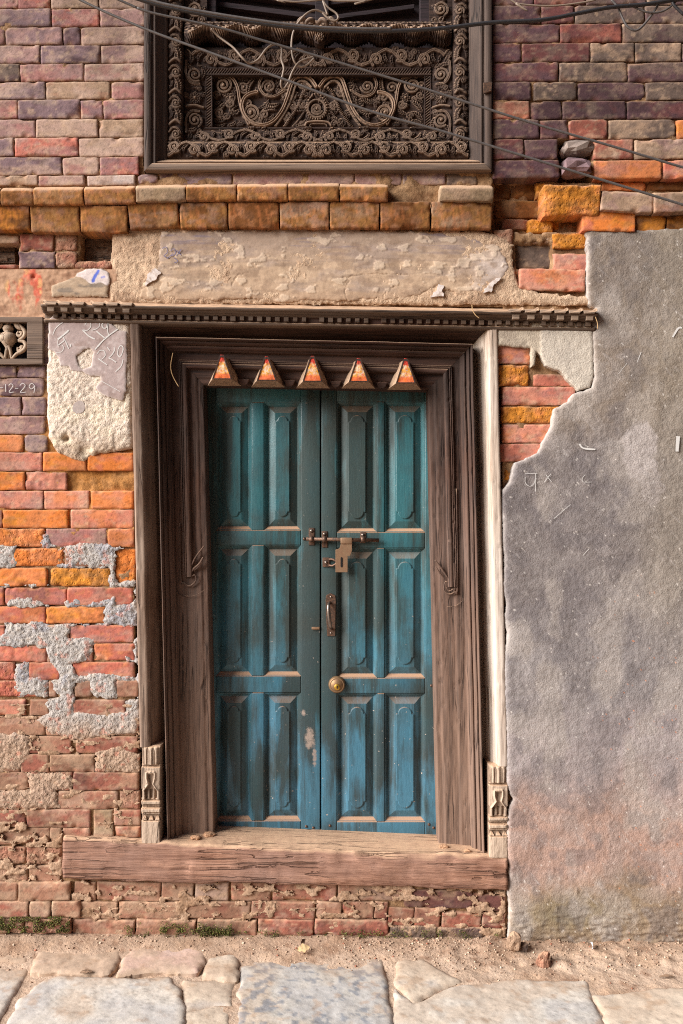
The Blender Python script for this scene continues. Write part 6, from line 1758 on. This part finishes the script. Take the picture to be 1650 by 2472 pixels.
# dry fibres hanging on the timber
for lab, pts, yy in (('dry straw fibre hanging at the left corner of the dark lintel', [(418, 852), (413, 880), (415, 900), (424, 920), (432, 933)], 0.02), ('dry straw fibre hooked over the door cornice near its right end', [(1140, 736), (1142, 750), (1150, 762), (1158, 768)], -0.066), ('dry straw fibre hanging below the right tip of the door cornice', [(1438, 765), (1443, 780), (1443, 794)], -0.05)):
    o = tube('straw_fibre', [W(a, b, yy) for a, b in pts], 0.0014, M['straw'], None, n=6)
    tag(o, lab, 'straw')

# ==================================================================== LITTER, MOSS, GRAVEL
def leaf_mesh(name, label, px_, py_, z, L, wd, ang, mat, cat, tilt=0.3):
    V = []; F = []; n = 10
    c = Vector(G(px_, py_, z))
    Rm = Matrix.Rotation(ang, 3, 'Z') @ Matrix.Rotation(tilt, 3, 'X')
    for lay in (0, 1):
        for i in range(n + 1):
            t = i / n; w = wd * math.sin(math.pi * min(1, t * 0.92 + 0.06)) * (1 + 0.25 * math.sin(t * 17))
            for s in (-1, 0, 1):
                p = Vector(((t - 0.5) * L, s * w / 2, 0.12 * wd * abs(s) + 0.10 * L * math.sin(t * 3) - lay * 0.0008))
                V.append(tuple(c + Rm @ p))
    for lay in (0, 1):
        b = lay * 3 * (n + 1)
        for i in range(n):
            for s in (0, 1):
                f = (b + i * 3 + s, b + (i + 1) * 3 + s, b + (i + 1) * 3 + s + 1, b + i * 3 + s + 1)
                F.append(f if lay == 0 else f[::-1])
    o = make(name, V, F, mat, None); tag(o, label, cat)
leaf_mesh('fallen_leaf', 'small pale dry leaf lying on the ground below the middle of the doorstep', 733, 2291, 0.035, 0.042, 0.026, 0.4, M['leaf'], 'leaf', 0.6)
leaf_mesh('fallen_leaf', 'dark brown curled leaf scrap just behind the pale dry leaf', 731, 2273, 0.04, 0.024, 0.014, 1.2, M['old_beam'], 'leaf', 0.9)
leaf_mesh('fallen_leaf', 'dark wet leaf at the near edge of the brown stone on the left', 210, 2348, 0.022, 0.04, 0.018, 0.1, M['old_beam'], 'leaf', 0.2)
leaf_mesh('white_petal', 'upright white petal stuck in the dirt at the foot of the grey rendered wall', 1428, 2283, 0.03, 0.042, 0.016, 1.4, M['petal'], 'petal', 1.45)
leaf_mesh('dry_twig', 'dark flat twig lying in the dirt near the right edge', 1611, 2359, 0.012, 0.05, 0.012, 0.0, M['old_beam'], 'twig', 0.1)
for (px_, py_, z, r_, lab, sd_, cc) in ((1312, 2318, 0.022, 0.026, 'grey brown stone lump lying in the dirt before the rendered wall', 21, 'b'), (1240, 2272, 0.05, 0.026, 'tan stone wedged upright at the corner of the rendered wall', 23, 't'), (1265, 2285, 0.03, 0.014, 'small dark stone on the dirt just right of the tan corner stone', 26, 'e')):
    o = lump('stone', 825, 1236, 0, r_ * 0.9, r_ * 0.8, r_ * 1.1, M['brick_rough'], None, PAL[cc] * 0.9, sd_)
    o.location = G(px_, py_, z); tag(o, lab, 'stone')

def scatter(name, label, n, posf, rf, colf, mat, parent=None):
    rs = np.random.RandomState(len(name) * 7 + n)
    base = np.array([(1, 0, 0), (-1, 0, 0), (0, 1, 0), (0, -1, 0), (0, 0, 1), (0, 0, -1)], float)
    tri = np.array([(0, 2, 4), (2, 1, 4), (1, 3, 4), (3, 0, 4), (2, 0, 5), (1, 2, 5), (3, 1, 5), (0, 3, 5)])
    Vs, Fs, Cs = [], [], []; k = 0
    for i in range(n):
        p = posf(rs)
        if p is None: continue
        r_ = rf(rs); a = rs.rand() * 6.28
        b = base * (r_ * (0.6 + 0.8 * rs.rand(6, 1))) * np.array([1, 1, 0.8])
        b = np.stack([b[:, 0] * math.cos(a) - b[:, 1] * math.sin(a), b[:, 0] * math.sin(a) + b[:, 1] * math.cos(a), b[:, 2]], 1)
        Vs.append(b + np.array(p)); Fs.append(tri + k); k += 6
        Cs.append(np.ones((6, 3)) * colf(rs))
    o = make(name, np.concatenate(Vs), np.concatenate(Fs), mat, parent, smooth=False, cols=np.concatenate(Cs))
    if label: o['label'] = label
    o['kind'] = 'stuff'
    return o

def gz(x, y): return float(dirth(np.array([x]), np.array([y]), None)[0])
def gpos(rs):
    x = rs.uniform(-1.2, 1.35); y = -abs(rs.normal(0, 0.11)) - 0.01
    if rs.rand() < 0.5: x = abs(rs.normal(0.55, 0.35))
    return (x, y, gz(x, y) + 0.001)
scatter('gravel', 'fine crumbs of brick and dirt along the foot of the walls', 2600, gpos, lambda r: 0.0012 + 0.0045 * r.rand() ** 4, lambda r: [lin(176, 150, 128), lin(146, 118, 98), lin(202, 182, 160), lin(166, 108, 86)][r.choice(4, p=[.48, .3, .17, .05])], M['dirt'])
def mosspos(rs):
    q = rs.rand()
    if q < 0.35: x, y, z = rs.uniform(-20, 170), 0, rs.uniform(2213, 2252)
    elif q < 0.8: x, z = rs.uniform(300, 560), rs.normal(2248, 9); y = 0
    else: x, z = rs.uniform(560, 1220), rs.normal(2256, 6); y = 0
    if float(fbm(np.array([x / 18]), np.array([z / 18]), 250, 3)[0]) < (-0.12 if q < 0.5 else 0.12): return None
    p = W(x, z, (-0.020 if q < 0.5 else -0.012) - 0.010 * rs.rand()); return p
scatter('moss', 'green moss clinging to the lowest bricks under the sill', 9000, mosspos, lambda r: 0.0010 + 0.0018 * r.rand(), lambda r: [lin(84, 88, 44), lin(64, 66, 36), lin(120, 122, 62), lin(110, 88, 60)][r.randint(4)], M['moss'])
